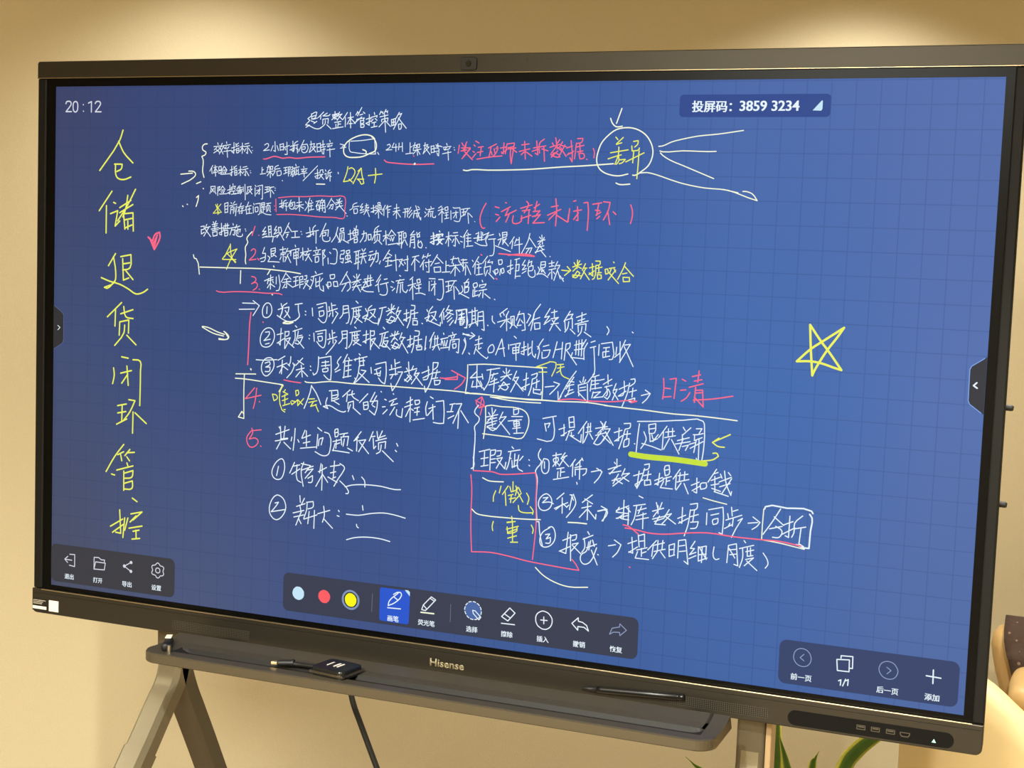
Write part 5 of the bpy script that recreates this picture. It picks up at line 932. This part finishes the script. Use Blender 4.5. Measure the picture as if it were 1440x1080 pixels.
def smooth_stroke(pts, sub=3):
    n = len(pts)
    if n < 3:
        return pts
    closed = math.dist(pts[0], pts[-1]) < 1e-6
    tan = []
    for i in range(n):
        a = pts[i - 1] if i else (pts[-2] if closed else None)
        b = pts[i + 1] if i < n - 1 else (pts[1] if closed else None)
        p = pts[i]
        if a is None or b is None:
            tan.append(None)
            continue
        d1, d2 = (p[0] - a[0], p[1] - a[1]), (b[0] - p[0], b[1] - p[1])
        l1, l2 = math.hypot(*d1) or 1e-9, math.hypot(*d2) or 1e-9
        cs = (d1[0] * d2[0] + d1[1] * d2[1]) / (l1 * l2)
        if cs < 0.15:
            tan.append(None)                     # a sharp turn of the pen stays sharp
        else:
            t = (d1[0] / l1 + d2[0] / l2, d1[1] / l1 + d2[1] / l2)
            h = math.hypot(*t) or 1e-9
            tan.append((t[0] / h, t[1] / h))
    out = [pts[0]]
    for i in range(n - 1):
        p, q = pts[i], pts[i + 1]
        L = math.dist(p, q)
        ch = ((q[0] - p[0]) / (L or 1e-9), (q[1] - p[1]) / (L or 1e-9))
        t0, t1 = tan[i] or ch, tan[i + 1] or ch
        for k in range(1, sub + 1):
            t = k / sub
            a, b, c, d = 2 * t**3 - 3 * t**2 + 1, t**3 - 2 * t**2 + t, -2 * t**3 + 3 * t**2, t**3 - t**2
            out.append(tuple(a * p[j] + b * L * t0[j] + c * q[j] + d * L * t1[j] for j in (0, 1)))
    return out


def ribbons(strokes, width_mm, y, sm=True, bm=None):
    bm = bm or bmesh.new()
    r = width_mm / 2000.0
    n = 8 if width_mm < 4 else 16
    for st in strokes:
        pts = smooth_stroke(st) if sm else st
        for i, p in enumerate(pts):
            bm.faces.new([bm.verts.new((X(p[0] + r * math.cos(2 * math.pi * k / n)), y, Z(-p[1] - r * math.sin(2 * math.pi * k / n)))) for k in range(n)])
            if i:
                a = pts[i - 1]
                L = math.dist(a, p)
                if L < 1e-7:
                    continue
                nx, nz = -(p[1] - a[1]) / L * r, (p[0] - a[0]) / L * r
                bm.faces.new([bm.verts.new((X(u), y, Z(-v))) for u, v in ((a[0] + nx, a[1] + nz), (a[0] - nx, a[1] - nz), (p[0] - nx, p[1] - nz), (p[0] + nx, p[1] + nz))])
    return bm


def filled(outlines, y):
    bm = bmesh.new()
    for o in outlines:
        f = bm.faces.new([bm.verts.new((X(p[0]), y, Z(-p[1]))) for p in o])
        f.normal_update()
        if f.normal.y > 0:
            f.normal_flip()
    return bm


lift = 0.00015
BOLD = 1.0
for i, (name, c, wmm, data) in enumerate(INK):
    label = WORDS[c] + ' ' + name.replace('_', ' ')
    disp.part(name, ribbons(parse(data), wmm * BOLD, -(lift + 0.000008 * i)), ink(c), under=screen, label=label)


def mmrect(x0, x1, y0, y1, r, corners=(1, 1, 1, 1)):
    return [(x - 0.0, z) for x, z in rounded(x0 / 1000, x1 / 1000, y0 / 1000, y1 / 1000, r / 1000, corners=corners)]


ly = -(lift + 0.0013)
PANELS = {
    'left_toolbar': ('toolbar', [mmrect(0.5, 316.5, 975, 1057, 13)], 'P', 'dark toolbar at the bottom left of the screen'),
    'main_toolbar': ('toolbar', [mmrect(576, 1321, 972, 1050, 13)], 'Q', 'dark drawing toolbar along the bottom of the screen'),
    'page_toolbar': ('toolbar', [mmrect(1580, 1885, 976, 1054.5, 13)], 'T', 'dark blue page toolbar at the bottom right of the screen'),
    'code_banner': ('code_banner', [mmrect(1352, 1616, 25.5, 64.5, 7)], 'U', 'dark blue banner with a casting code'),
    'side_tab': ('side_tab', [[(0.0002, 0.459), (0.0235, 0.4745), (0.027, 0.4795), (0.0272, 0.5315), (0.0245, 0.5395), (0.0002, 0.555)]], 'V', 'dark tab at the left screen edge'),
    'side_tab2': ('side_tab', [[(1.8958, 0.458), (1.872, 0.4742), (1.8695, 0.480), (1.8697, 0.532), (1.8723, 0.538), (1.8958, 0.554)]], 'V2', 'dark tab at the right screen edge'),
}
HOST = {}
for k, (name, outl, c, label) in PANELS.items():
    HOST[k] = disp.part(name, filled(outl, ly), ink(c), label=label)
for i, (g, name, c, wmm, data) in enumerate(UI):
    y = ly - 0.0001 - 0.00002 * i
    bm = ribbons(parse(data), wmm, y, sm=name in ('gear_icon', 'insert_icon', 'pen_icon')) if wmm else filled(parse(data), y)
    disp.part(name, bm, ink(c), under=HOST[g], label=WORDS[c] + ' ' + name.replace('_', ' '))
CAPTIONS = [
    ('left_toolbar', '退出', 51.0, 1042.0, 23.5), ('left_toolbar', '打开', 125.5, 1041.5, 24.0), ('left_toolbar', '导出', 200.0, 1041.0, 24.0), ('left_toolbar', '设置', 274.0, 1040.0, 24.0),
    ('main_toolbar', '画笔', 825.0, 1035.5, 24.0), ('main_toolbar', '荧光笔', 896.5, 1035.0, 35.5), ('main_toolbar', '选择', 992.5, 1035.0, 24.0), ('main_toolbar', '擦除', 1064.5, 1035.0, 24.0),
    ('main_toolbar', '插入', 1137.0, 1035.0, 24.0), ('main_toolbar', '撤销', 1209.0, 1035.0, 24.0), ('main_toolbar', '恢复', 1281.0, 1035.0, 24.0),
    ('page_toolbar', '前一页', 1621.0, 1039.0, 36.5), ('page_toolbar', '后一页', 1769.0, 1041.0, 36.5), ('page_toolbar', '添加', 1843.0, 1042.0, 24.5),
    ('code_banner', '投屏码：', 1411.0, 46.5, 71.0), ('code_banner', '3859 3234', 1512.0, 45.8, 103.5),
]
for g, t, cx, cy, wd in CAPTIONS:
    bold = 0.45 if g == 'code_banner' else 0.18
    bm = text_bm(t, cx - bold, cy, wd - bold, ly - 0.0035, bold=0.010)
    b2 = text_bm(t, cx + bold, cy, wd - bold, ly - 0.0035, bold=0.010)
    me = bpy.data.meshes.new('strike')
    b2.to_mesh(me)
    b2.free()
    bm.from_mesh(me)
    bpy.data.meshes.remove(me)
    disp.part('caption', bm, ink('w'), under=HOST[g], label='white printed caption')

# ------------------------------------------------------------------ the stand
stand = Thing('display_stand', 'bronze metal stand with splayed legs and a pen tray carrying the large display', 'stand', (X(0.91), 0.1, FLOOR))
GX = ((0.252, 0.310), (1.505, 1.557))
for sx0, sx1 in GX:
    stand.part('upright', box(X(sx0), X(sx1), 0.031, 0.085, Z(-1.215 if sx0 < 1 else -1.262), Z(-0.955), 0.006, 3), M_STAND, smooth=False)
    stand.part('mounting_arm', box(X(sx0) + 0.006, X(sx1) - 0.006, 0.089, 0.118, Z(-1.15), Z(-0.25), 0.004), M_STAND)
    fr = [(0.057, Z(-1.165)), (0.056, Z(-1.20)), (0.050, Z(-1.235)), (0.036, Z(-1.262)), (0.008, Z(-1.292)), (-0.032, Z(-1.338)), (-0.085, Z(-1.398)), (-0.30, Z(-1.635)), (-0.578, 0.03)]
    stand.part('front_leg', sweep_yz(curve_pts([(0, a, b) for a, b in fr], 5) and [(p.y, p.z) for p in curve_pts([(0, a, b) for a, b in fr], 5)], X(sx0), X(sx1), 0.050, 0.010), M_STAND2)
    stand.part('leg_sleeve', sweep_yz([(-0.062, Z(-1.372)), (-0.30, Z(-1.635)), (-0.55, 0.062)], X(sx0) - 0.002, X(sx1) + 0.002, 0.056, 0.010), M_STAND2, label='slightly wider lower leg sleeve')
    rr = [(0.059, Z(-1.165)), (0.060, Z(-1.205)), (0.066, Z(-1.235)), (0.088, Z(-1.285)), (0.122, Z(-1.345)), (0.205, Z(-1.495)), (0.46, 0.03)]
    stand.part('rear_leg', sweep_yz([(p.y, p.z) for p in curve_pts([(0, a, b) for a, b in rr], 5)], X(sx0), X(sx1), 0.052, 0.008), M_STAND)
    gus = bmesh.new()
    gp = [(0.036, Z(-1.17)), (0.082, Z(-1.17)), (0.088, Z(-1.235)), (0.064, Z(-1.268)), (0.036, Z(-1.24))]
    ga, gb = [[gus.verts.new((xx, y, z)) for y, z in gp] for xx in (X(sx0) + 0.003, X(sx1) - 0.002)]
    for k in range(5):
        gus.faces.new((ga[k], ga[(k + 1) % 5], gb[(k + 1) % 5], gb[k]))
    gus.faces.new(ga[::-1])
    gus.faces.new(gb)
    bmesh.ops.recalc_face_normals(gus, faces=gus.faces)
    stand.part('leg_joint', gus, M_STAND)
    for fy in (-0.585, 0.465):
        bm = bmesh.new()
        bmesh.ops.create_cone(bm, cap_ends=True, segments=20, radius1=0.03, radius2=0.022, depth=0.03, matrix=Matrix.Translation((X((sx0 + sx1) / 2), fy, 0.015)))
        stand.part('foot', bm, M_RUBBER)
stand.part('lit_side_strip', box(X(1.5575), X(1.568), 0.034, 0.080, Z(-1.9), Z(-1.128), 0.002), M_STRIP, label='pale tan strip painted as the lit side of the right upright')  # added paler strip stands in for the upright's lit side face
stand.part('crossbar', box(X(0.30), X(1.515), 0.092, 0.116, Z(-0.75), Z(-0.69), 0.004), M_STAND)

M_GROOVE = mat('groove_recess_shade', (20, 18, 14), 0.6)  # shade of the recess put into a dark colour on the groove faces
# tray: one profile lofted along x, with rounded front corners and a pen groove that fades out at both ends
TX0, TX1 = 0.372, 1.5115
R_ = 0.035
st_x = []
for k in range(9):
    st_x.append(TX0 + R_ * (1 - math.cos(math.pi / 2 * k / 8)))
st_x += [0.425, 0.430, 0.436, 0.446, 0.460, 0.7, 0.95, 1.2, 1.455, 1.466, 1.474, 1.480, 1.483]
for k in range(8, -1, -1):
    st_x.append(TX1 - R_ * (1 - math.cos(math.pi / 2 * k / 8)))


def inset(x):
    e = min(x - TX0, TX1 - x)
    return 0.0 if e >= R_ else R_ - math.sqrt(max(0.0, R_ * R_ - (R_ - e) ** 2))


def groove(x):
    t = min(x - 0.428, 1.482 - x)
    return 0.0 if t <= 0 else 0.009 * min(1.0, math.sqrt(t / 0.02))


bm = bmesh.new()
rings = []
for x in st_x:
    i_, g = inset(x), groove(x)
    fy = -0.200 + i_
    gy0, gy1 = max(-0.166, fy + 0.03), max(-0.131, fy + 0.05)
    prof = [(-0.045, -1.136), (-0.060, -1.1095), (-0.064, -1.109), (-0.100, -1.1160), (gy1, -1.1160), (gy1 - 0.003, -1.1160 - g), (gy0 + 0.003, -1.1160 - g), (gy0, -1.1160), (fy + 0.0035, -1.1145), (fy, -1.1165), (fy, -1.1320), (fy + 0.003, -1.1345)]
    rings.append([bm.verts.new((X(x), y, Z(z))) for y, z in prof])
for a, b in zip(rings, rings[1:]):
    for k in range(len(a)):
        fc = bm.faces.new((a[k], a[(k + 1) % len(a)], b[(k + 1) % len(a)], b[k]))
        fc.material_index = int(k in (4, 5, 6) and max(abs(a[4].co.z - a[5].co.z), abs(b[4].co.z - b[5].co.z)) > 1e-4)
bm.faces.new(rings[0][::-1])
bm.faces.new(rings[-1])
bmesh.ops.recalc_face_normals(bm, faces=bm.faces)
tray = stand.part('pen_tray', bm, (M_STAND, M_GROOVE), label='long shallow pen tray under the display')
for bx in (0.45, 1.44):
    stand.part('tray_bracket', box(X(bx) - 0.02, X(bx) + 0.02, -0.062, 0.09, Z(-1.1395), Z(-1.1345), 0.001), M_STAND, under=tray)

# ------------------------------------------------------------------ things on the tray and on the bottom frame
TZ = Z(-1.1160)
dg_ = Thing('casting_dongle', 'small black wireless casting dongle with white marks lying on the pen tray', 'dongle', (X(0.777), -0.142, TZ))
rot = Matrix.Translation((X(0.777), -0.142, TZ)) @ Matrix.Rotation(math.radians(-9), 4, 'Z')
bm = prism_xz(rounded(-0.038, 0.038, -0.034, 0.034, 0.012), 0.0, 0.016, 0.003)
bmesh.ops.transform(bm, matrix=rot @ Matrix.Translation((0, 0, 0.016)) @ Matrix.Rotation(math.radians(-90), 4, 'X'), verts=bm.verts)
body = dg_.part('body', bm, mat('dongle_plastic', (22, 22, 20), 0.3))
bm = ring(-0.0386, 0.0386, -0.0346, 0.0346, -0.036, 0.036, -0.032, 0.032, 0.0, 0.0045)
bmesh.ops.translate(bm, verts=bm.verts, vec=(-X0, 0, -Z0))
bmesh.ops.transform(bm, matrix=rot @ Matrix.Translation((0, 0, 0.0085)) @ Matrix.Rotation(math.radians(-90), 4, 'X'), verts=bm.verts)
dg_.part('metal_band', bm, M_STEEL, under=body, label='pale metal band around the dongle')
for kx, kw in ((-0.016, 0.003), (-0.001, 0.004), (0.007, 0.004)):
    bm = box(kx, kx + kw, -0.011, 0.011, 0.0163, 0.0168)
    bmesh.ops.transform(bm, matrix=rot, verts=bm.verts)
    dg_.part('white_mark', bm, M_WHITE, under=body, label='white stripe on the dongle')
plug = [(X(0.741), -0.146, TZ + 0.008), (X(0.722), -0.145, TZ + 0.007), (X(0.70), -0.143, TZ + 0.006), (X(0.682), -0.1445, TZ + 0.006)]
dg_.part('cable', tube(curve_pts(plug), 0.0045, 10), M_RUBBER, smooth=True)
pb = dg_.part('plug_body', tube([(X(0.686), -0.144, TZ + 0.0075), (X(0.682), -0.1445, TZ + 0.0075), (X(0.681), -0.1446, TZ + 0.0075), (X(0.657), -0.152, TZ + 0.006), (X(0.655), -0.1525, TZ + 0.006)], [0.0070, 0.0076, 0.0058, 0.0058, 0.0050], 12), M_RUBBER, smooth=False)
bm = box(-0.011, 0.001, -0.0045, 0.0045, -0.0025, 0.0025, 0.0008)
bmesh.ops.transform(bm, matrix=Matrix.Translation((X(0.654), -0.153, TZ + 0.006)) @ Matrix.Rotation(math.radians(17), 4, 'Z'), verts=bm.verts)
dg_.part('plug_tip', bm, mat('gold_plug', (214, 186, 130), 0.35, metal=0.7), under=pb, label='pale metal plug tip')

# a black marker pushed into the left end of the tray
mk = Thing('tray_marker', 'short black marker with a metal clip at the left end of the pen tray', 'marker', (X(0.40), -0.135, TZ))
ax = [(X(0.3890), -0.120, TZ + 0.0085), (X(0.3920), -0.126, TZ + 0.0085), (X(0.4100), -0.163, TZ + 0.0085), (X(0.4145), -0.173, TZ + 0.0085), (X(0.4155), -0.175, TZ + 0.0085)]
mb = mk.part('barrel', tube(ax, [0.006, 0.0082, 0.0082, 0.0082, 0.006], 16), M_RUBBER, smooth=True)
bm = box(-0.006, 0.006, -0.011, 0.011, -0.0008, 0.0008)
bmesh.ops.transform(bm, matrix=Matrix.Translation((X(0.3930), -0.129, TZ + 0.0172)) @ Matrix.Rotation(math.radians(26), 4, 'Z'), verts=bm.verts)
mk.part('sticker', bm, M_WHITE, under=mb, label='small white sticker')
bm = bmesh.new()
bmesh.ops.create_cone(bm, cap_ends=True, segments=16, radius1=0.0045, radius2=0.0040, depth=0.016, matrix=Matrix.Translation((X(0.4270), -0.177, TZ + 0.008)))
mk.part('clip', bm, M_STEEL, label='small steel stud', smooth=False)

sty = Thing('stylus', 'black stylus pen held against the lower right of the display frame', 'stylus', (X(1.317), -0.0135, Z(-1.1084)))
A, B = Vector((X(1.2195), -0.0136, Z(-1.1142))), Vector((X(1.4160), -0.0136, Z(-1.1028)))
cuts = [(0, 0.0012), (0.02, 0.0022), (0.05, 0.0030), (0.16, 0.0058), (0.20, 0.0062), (0.6, 0.0063), (0.93, 0.0062), (0.935, 0.0054), (0.95, 0.0054), (0.955, 0.0061), (0.99, 0.0060), (1.0, 0.0048)]
sb = sty.part('barrel', tube([A.lerp(B, t) for t, r in cuts[3:]], [r for t, r in cuts[3:]], 16), mat('stylus_black', (17, 17, 16), 0.35), smooth=True)
sty.part('tip', tube([A.lerp(B, t) for t, r in cuts[:4]], [r for t, r in cuts[:4]], 16), M_RUBBER, label='tapered tip', smooth=True)

# ------------------------------------------------------------------ snake plant behind the stand
plant = Thing('snake_plant', 'potted snake plant with yellow-edged green leaves behind the display', 'plant', (X(1.465), 0.80, FLOOR))
bm = bmesh.new()
prof = [(0.0, 0.0), (0.095, 0.0), (0.105, 0.01), (0.135, 0.24), (0.142, 0.25), (0.142, 0.262), (0.130, 0.262), (0.126, 0.235)]
rg = [[bm.verts.new((X(1.465) + r * math.cos(2 * math.pi * k / 32), 0.80 + r * math.sin(2 * math.pi * k / 32), z)) for k in range(32)] for r, z in prof[1:]]
for a, b in zip(rg, rg[1:]):
    for k in range(32):
        bm.faces.new((a[k], a[(k + 1) % 32], b[(k + 1) % 32], b[k]))
bm.faces.new(rg[0][::-1])
plant.part('pot', bm, M_POT, label='pale plant pot', smooth=True)
bm = bmesh.new()
bmesh.ops.create_cone(bm, cap_ends=True, segments=32, radius1=0.118, radius2=0.1245, depth=0.03, matrix=Matrix.Translation((X(1.465), 0.80, 0.222)))
plant.part('soil', bm, M_SOIL)


def leaf_material():
    mt = bpy.data.materials.new('variegated_leaf')
    mt.use_nodes = True
    nt = mt.node_tree
    N, L = nt.nodes, nt.links
    b = N['Principled BSDF']
    b.inputs['Roughness'].default_value = 0.45
    uv = N.new('ShaderNodeUVMap')
    uv.uv_map = 'leaf'
    sp = N.new('ShaderNodeSeparateXYZ')
    L.new(uv.outputs[0], sp.inputs[0])
    r = N.new('ShaderNodeValToRGB')
    e = r.color_ramp.elements
    stops = [(0.0, (226, 222, 110)), (0.10, (214, 214, 96)), (0.17, (122, 158, 66)), (0.5, (92, 134, 56)), (0.78, (122, 156, 66)), (0.84, (222, 220, 104)), (1.0, (238, 232, 126))]
    while len(e) < len(stops):
        e.new(0.5)
    for k, (p, c) in enumerate(stops):
        e[k].position = p
        e[k].color = lin(c)
    L.new(sp.outputs[0], r.inputs[0])
    mp = N.new('ShaderNodeMapping')
    mp.inputs['Scale'].default_value = (3, 26, 1)
    nz = N.new('ShaderNodeTexNoise')
    nz.inputs['Scale'].default_value = 1.6
    nz.inputs['Detail'].default_value = 4
    L.new(uv.outputs[0], mp.inputs[0])
    L.new(mp.outputs[0], nz.inputs[0])
    mx = N.new('ShaderNodeMix')
    mx.data_type = 'RGBA'
    mx.blend_type = 'MULTIPLY'
    mx.inputs[0].default_value = 0.3
    L.new(r.outputs[0], mx.inputs[6])
    L.new(nz.outputs['Fac'], mx.inputs[7])
    L.new(mx.outputs[2], b.inputs['Base Color'])
    return mt


ML = leaf_material()


def leaf(path, widths, turn):
    """A blade through the path points; turn is the direction (in the xy plane) the flat side faces."""
    c = curve_pts(path, 6)
    n = len(c)
    bm = bmesh.new()
    lay = bm.loops.layers.uv.new('leaf')
    rows = []
    wpath = curve_pts([(w_, 0, 0) for w_ in widths], 6)
    for i, p in enumerate(c):
        d = (c[min(i + 1, n - 1)] - c[max(i - 1, 0)]).normalized()
        face = Vector((math.sin(turn), -math.cos(turn), 0))
        s = d.cross(face).normalized()
        face = s.cross(d)
        hw = max(0.0008, wpath[i].x / 2)
        row = []
        for k in range(9):
            u = k / 8.0 * 2 - 1
            row.append(p + s * (-u * hw) - face * (0.28 * hw * (1 - u * u)))
        rows.append(row)
    V = [[bm.verts.new(q) for q in r] for r in rows]
    for i in range(n - 1):
        for k in range(8):
            f = bm.faces.new((V[i][k], V[i][k + 1], V[i + 1][k + 1], V[i + 1][k]))
            for lp, (a, b) in zip(f.loops, ((i, k), (i, k + 1), (i + 1, k + 1), (i + 1, k))):
                lp[lay].uv = (b / 8.0, a / (n - 1.0))
    bmesh.ops.solidify(bm, geom=bm.faces[:], thickness=0.0025)
    return bm


def lp_(x, y, z):
    return (X(x), y, Z(z))


BASE = -1.775
LEAVES = [
    ([lp_(1.456, 0.774, BASE), lp_(1.454, 0.752, -1.694), lp_(1.458, 0.731, -1.468), lp_(1.454, 0.720, -1.361), lp_(1.450, 0.720, -1.157), lp_(1.445, 0.720, -1.028)], [0.028, 0.034, 0.034, 0.030, 0.02, 0.0], 0.35),
    ([lp_(1.479, 0.752, BASE), lp_(1.495, 0.720, -1.694), lp_(1.496, 0.709, -1.511), lp_(1.485, 0.709, -1.447), lp_(1.465, 0.720, -1.388)], [0.030, 0.040, 0.038, 0.026, 0.0], -0.5),
    ([lp_(1.489, 0.720, BASE), lp_(1.482, 0.688, -1.640), lp_(1.460, 0.672, -1.479), lp_(1.448, 0.666, -1.420)], [0.022, 0.026, 0.014, 0.0], 0.9),
    ([lp_(1.511, 0.806, BASE), lp_(1.529, 0.784, -1.640), lp_(1.539, 0.752, -1.468), lp_(1.547, 0.741, -1.436), lp_(1.555, 0.741, -1.417)], [0.026, 0.040, 0.020, 0.007, 0.0], 0.2),
    ([lp_(1.528, 0.77, BASE), lp_(1.585, 0.58, -1.55), lp_(1.640, 0.50, -1.37), lp_(1.664, 0.49, -1.323), lp_(1.700, 0.48, -1.285), lp_(1.745, 0.46, -1.260)], [0.026, 0.038, 0.034, 0.033, 0.026, 0.0], -0.15),
    ([lp_(1.387, 0.806, BASE), lp_(1.334, 0.806, -1.715), lp_(1.287, 0.795, -1.554), lp_(1.254, 0.784, -1.513), lp_(1.234, 0.784, -1.498)], [0.026, 0.034, 0.024, 0.006, 0.0], 0.1),
]
for pth, wds, turn in LEAVES:
    plant.part('leaf', leaf(pth, wds, turn), ML, smooth=True)

# ------------------------------------------------------------------ cream tub chair
tub = Thing('tub_chair', 'cream leather tub chair with rounded back behind the right end of the display', 'chair', (X(2.07), 0.75, FLOOR))
TC = Vector((X(2.07), 0.75, 0))
HT = [(0, 0.90), (27, 0.855), (41, 0.808), (60, 0.715), (85, 0.63), (140, 0.58)]


def rim(phi):
    p = abs(phi - 35)
    for (a, h), (b, k) in zip(HT, HT[1:]):
        if p <= b:
            return h + (k - h) * (p - a) / (b - a)
    return HT[-1][1]


bm = bmesh.new()
cols = []
NP = 56
for i in range(NP + 1):
    phi = -105 + 280.0 * i / NP
    h = rim(phi)
    dr = Vector((-math.cos(math.radians(phi)), -math.sin(math.radians(phi)), 0))
    col = []
    for r, z in ((0.30, 0.12), (0.315, 0.14), (0.334, 0.35), (0.34, h * 0.7), (0.34, h - 0.06), (0.334, h - 0.02), (0.318, h), (0.285, h), (0.268, h - 0.02), (0.262, h - 0.06), (0.25, 0.40), (0.25, 0.12)):
        col.append(bm.verts.new(TC + dr * r + Vector((0, 0, z))))
    cols.append(col)
for a, b in zip(cols, cols[1:]):
    for k in range(len(a)):
        bm.faces.new((a[k], a[(k + 1) % len(a)], b[(k + 1) % len(a)], b[k]))
bm.faces.new(cols[0])
bm.faces.new(cols[-1][::-1])
bmesh.ops.recalc_face_normals(bm, faces=bm.faces)
tub.part('shell_back', bm, M_CREAM, smooth=True)
bm = bmesh.new()
bmesh.ops.create_cone(bm, cap_ends=True, segments=40, radius1=0.246, radius2=0.246, depth=0.30, matrix=Matrix.Translation(TC + Vector((0.0, 0, 0.285))))
bmesh.ops.bevel(bm, geom=[e for e in bm.edges if abs(e.verts[0].co.z - e.verts[1].co.z) < 1e-5], offset=0.04, segments=4, profile=0.5, affect='EDGES')
tub.part('seat_cushion', bm, M_CREAM, smooth=True)
for a in (45, 135, 225, 315):
    p = TC + Vector((math.cos(math.radians(a)) * 0.21, math.sin(math.radians(a)) * 0.21, 0))
    tub.part('leg', tube([p, p + Vector((0, 0, 0.136))], [0.012, 0.018], 12), M_WOOD)

# ------------------------------------------------------------------ tan armchair with a brown throw
AY, AZ = 0.15, -0.078
arm = Thing('armchair', 'tan leather armchair with a dark brown patterned throw over its back', 'chair', (X(2.25), 1.35 + AY, FLOOR))


def puffy(x0, x1, y0, y1, z0, z1, r, amp=0.006, freq=9.0):
    b = box(x0, x1, y0, y1, z0, z1)
    bmesh.ops.subdivide_edges(b, edges=b.edges[:], cuts=11, use_grid_fill=True)
    c = Vector(((x0 + x1) / 2, (y0 + y1) / 2, (z0 + z1) / 2))
    hx, hy, hz = (x1 - x0) / 2, (y1 - y0) / 2, (z1 - z0) / 2
    for v in b.verts:
        d = v.co - c
        core = Vector((max(-hx + r, min(hx - r, d.x)), max(-hy + r, min(hy - r, d.y)), max(-hz + r, min(hz - r, d.z))))
        o = d - core
        if o.length > 1e-6:
            o = o.normalized() * r
        v.co = c + core + o
        v.co += (v.co - c).normalized() * amp * noise.noise(v.co * freq)
    bmesh.ops.recalc_face_normals(b, faces=b.faces)
    return b


bm = puffy(X(1.880), X(2.60), 1.24 + AY, 1.40 + AY, 0.34, 0.834 + AZ, 0.075, 0.009, 13)
for v in bm.verts:
    v.co.y += (v.co.z - 0.35) * 0.16
    v.co.x += max(0.0, 0.72 - v.co.z) * 0.22 * (1 if v.co.x < X(2.2) else -1)
arm.part('backrest', bm, M_TAN, smooth=True)
arm.part('seat', puffy(X(2.00), X(2.50), 0.98 + AY, 1.28 + AY, 0.28, 0.44, 0.06), M_TAN, smooth=True)
for s, (ax0, ax1) in enumerate(((1.948, 2.04), (2.46, 2.552))):
    bm = puffy(X(ax0), X(ax1), 1.02 + AY, 1.26 + AY, 0.16, 0.70 + AZ, 0.03, 0.004)
    arm.part('side_panel', bm, M_TAN, smooth=True)
    arm.part('arm_pad', puffy(X(ax0) - 0.004, X(ax1) + 0.016, 1.0 + AY, 1.25 + AY, 0.685 + AZ, 0.755 + AZ, 0.034, 0.006), M_TAN, smooth=True)
for lx in (1.97, 2.53):
    for ly_ in (1.05 + AY, 1.34 + AY):
        arm.part('leg', tube([(X(lx), ly_, 0), (X(lx), ly_, 0.345 if ly_ > 1.3 else 0.18)], [0.014, 0.02], 12), M_WOOD)

# throw folded over the backrest: front flap, top, rear flap
bm = bmesh.new()
rows = []
prof = []
for k in range(15):
    prof.append((1.226, 0.50 + 0.275 * k / 14.0))
for k in range(9):
    t = math.pi * k / 8
    prof.append((1.32 - 0.094 * math.cos(t), 0.775 + 0.072 * math.sin(t)))
for k in range(8):
    prof.append((1.416, 0.755 - 0.03 * k))
for i, (y, z) in enumerate(prof):
    row = []
    left = 1.917 + max(0.0, 0.81 - z) * 0.30 if i < 18 else 1.917
    for k in range(25):
        x = left + (2.53 - left) * k / 24.0
        yy = y + AY + (z + AZ - 0.35) * 0.16 - 0.022 * max(0.0, min(1.0, (23 - i) / 12.0))
        p = Vector((X(x), yy, z + AZ))
        n3 = 0.004 * noise.noise(Vector((x * 9, i * 0.35, 2.0)))
        row.append(bm.verts.new(p + Vector((0, -n3, n3))))
    rows.append(row)
for a, b in zip(rows, rows[1:]):
    for k in range(24):
        bm.faces.new((a[k], a[k + 1], b[k + 1], b[k]))
bmesh.ops.recalc_face_normals(bm, faces=bm.faces)
bmesh.ops.solidify(bm, geom=bm.faces[:], thickness=0.005)
throw = Thing('throw_blanket', 'dark brown patterned throw draped over the tan armchair back', 'throw', (X(2.22), 1.30 + AY, 0.83 + AZ))
throw.part('cloth', bm, M_THROW, smooth=True)
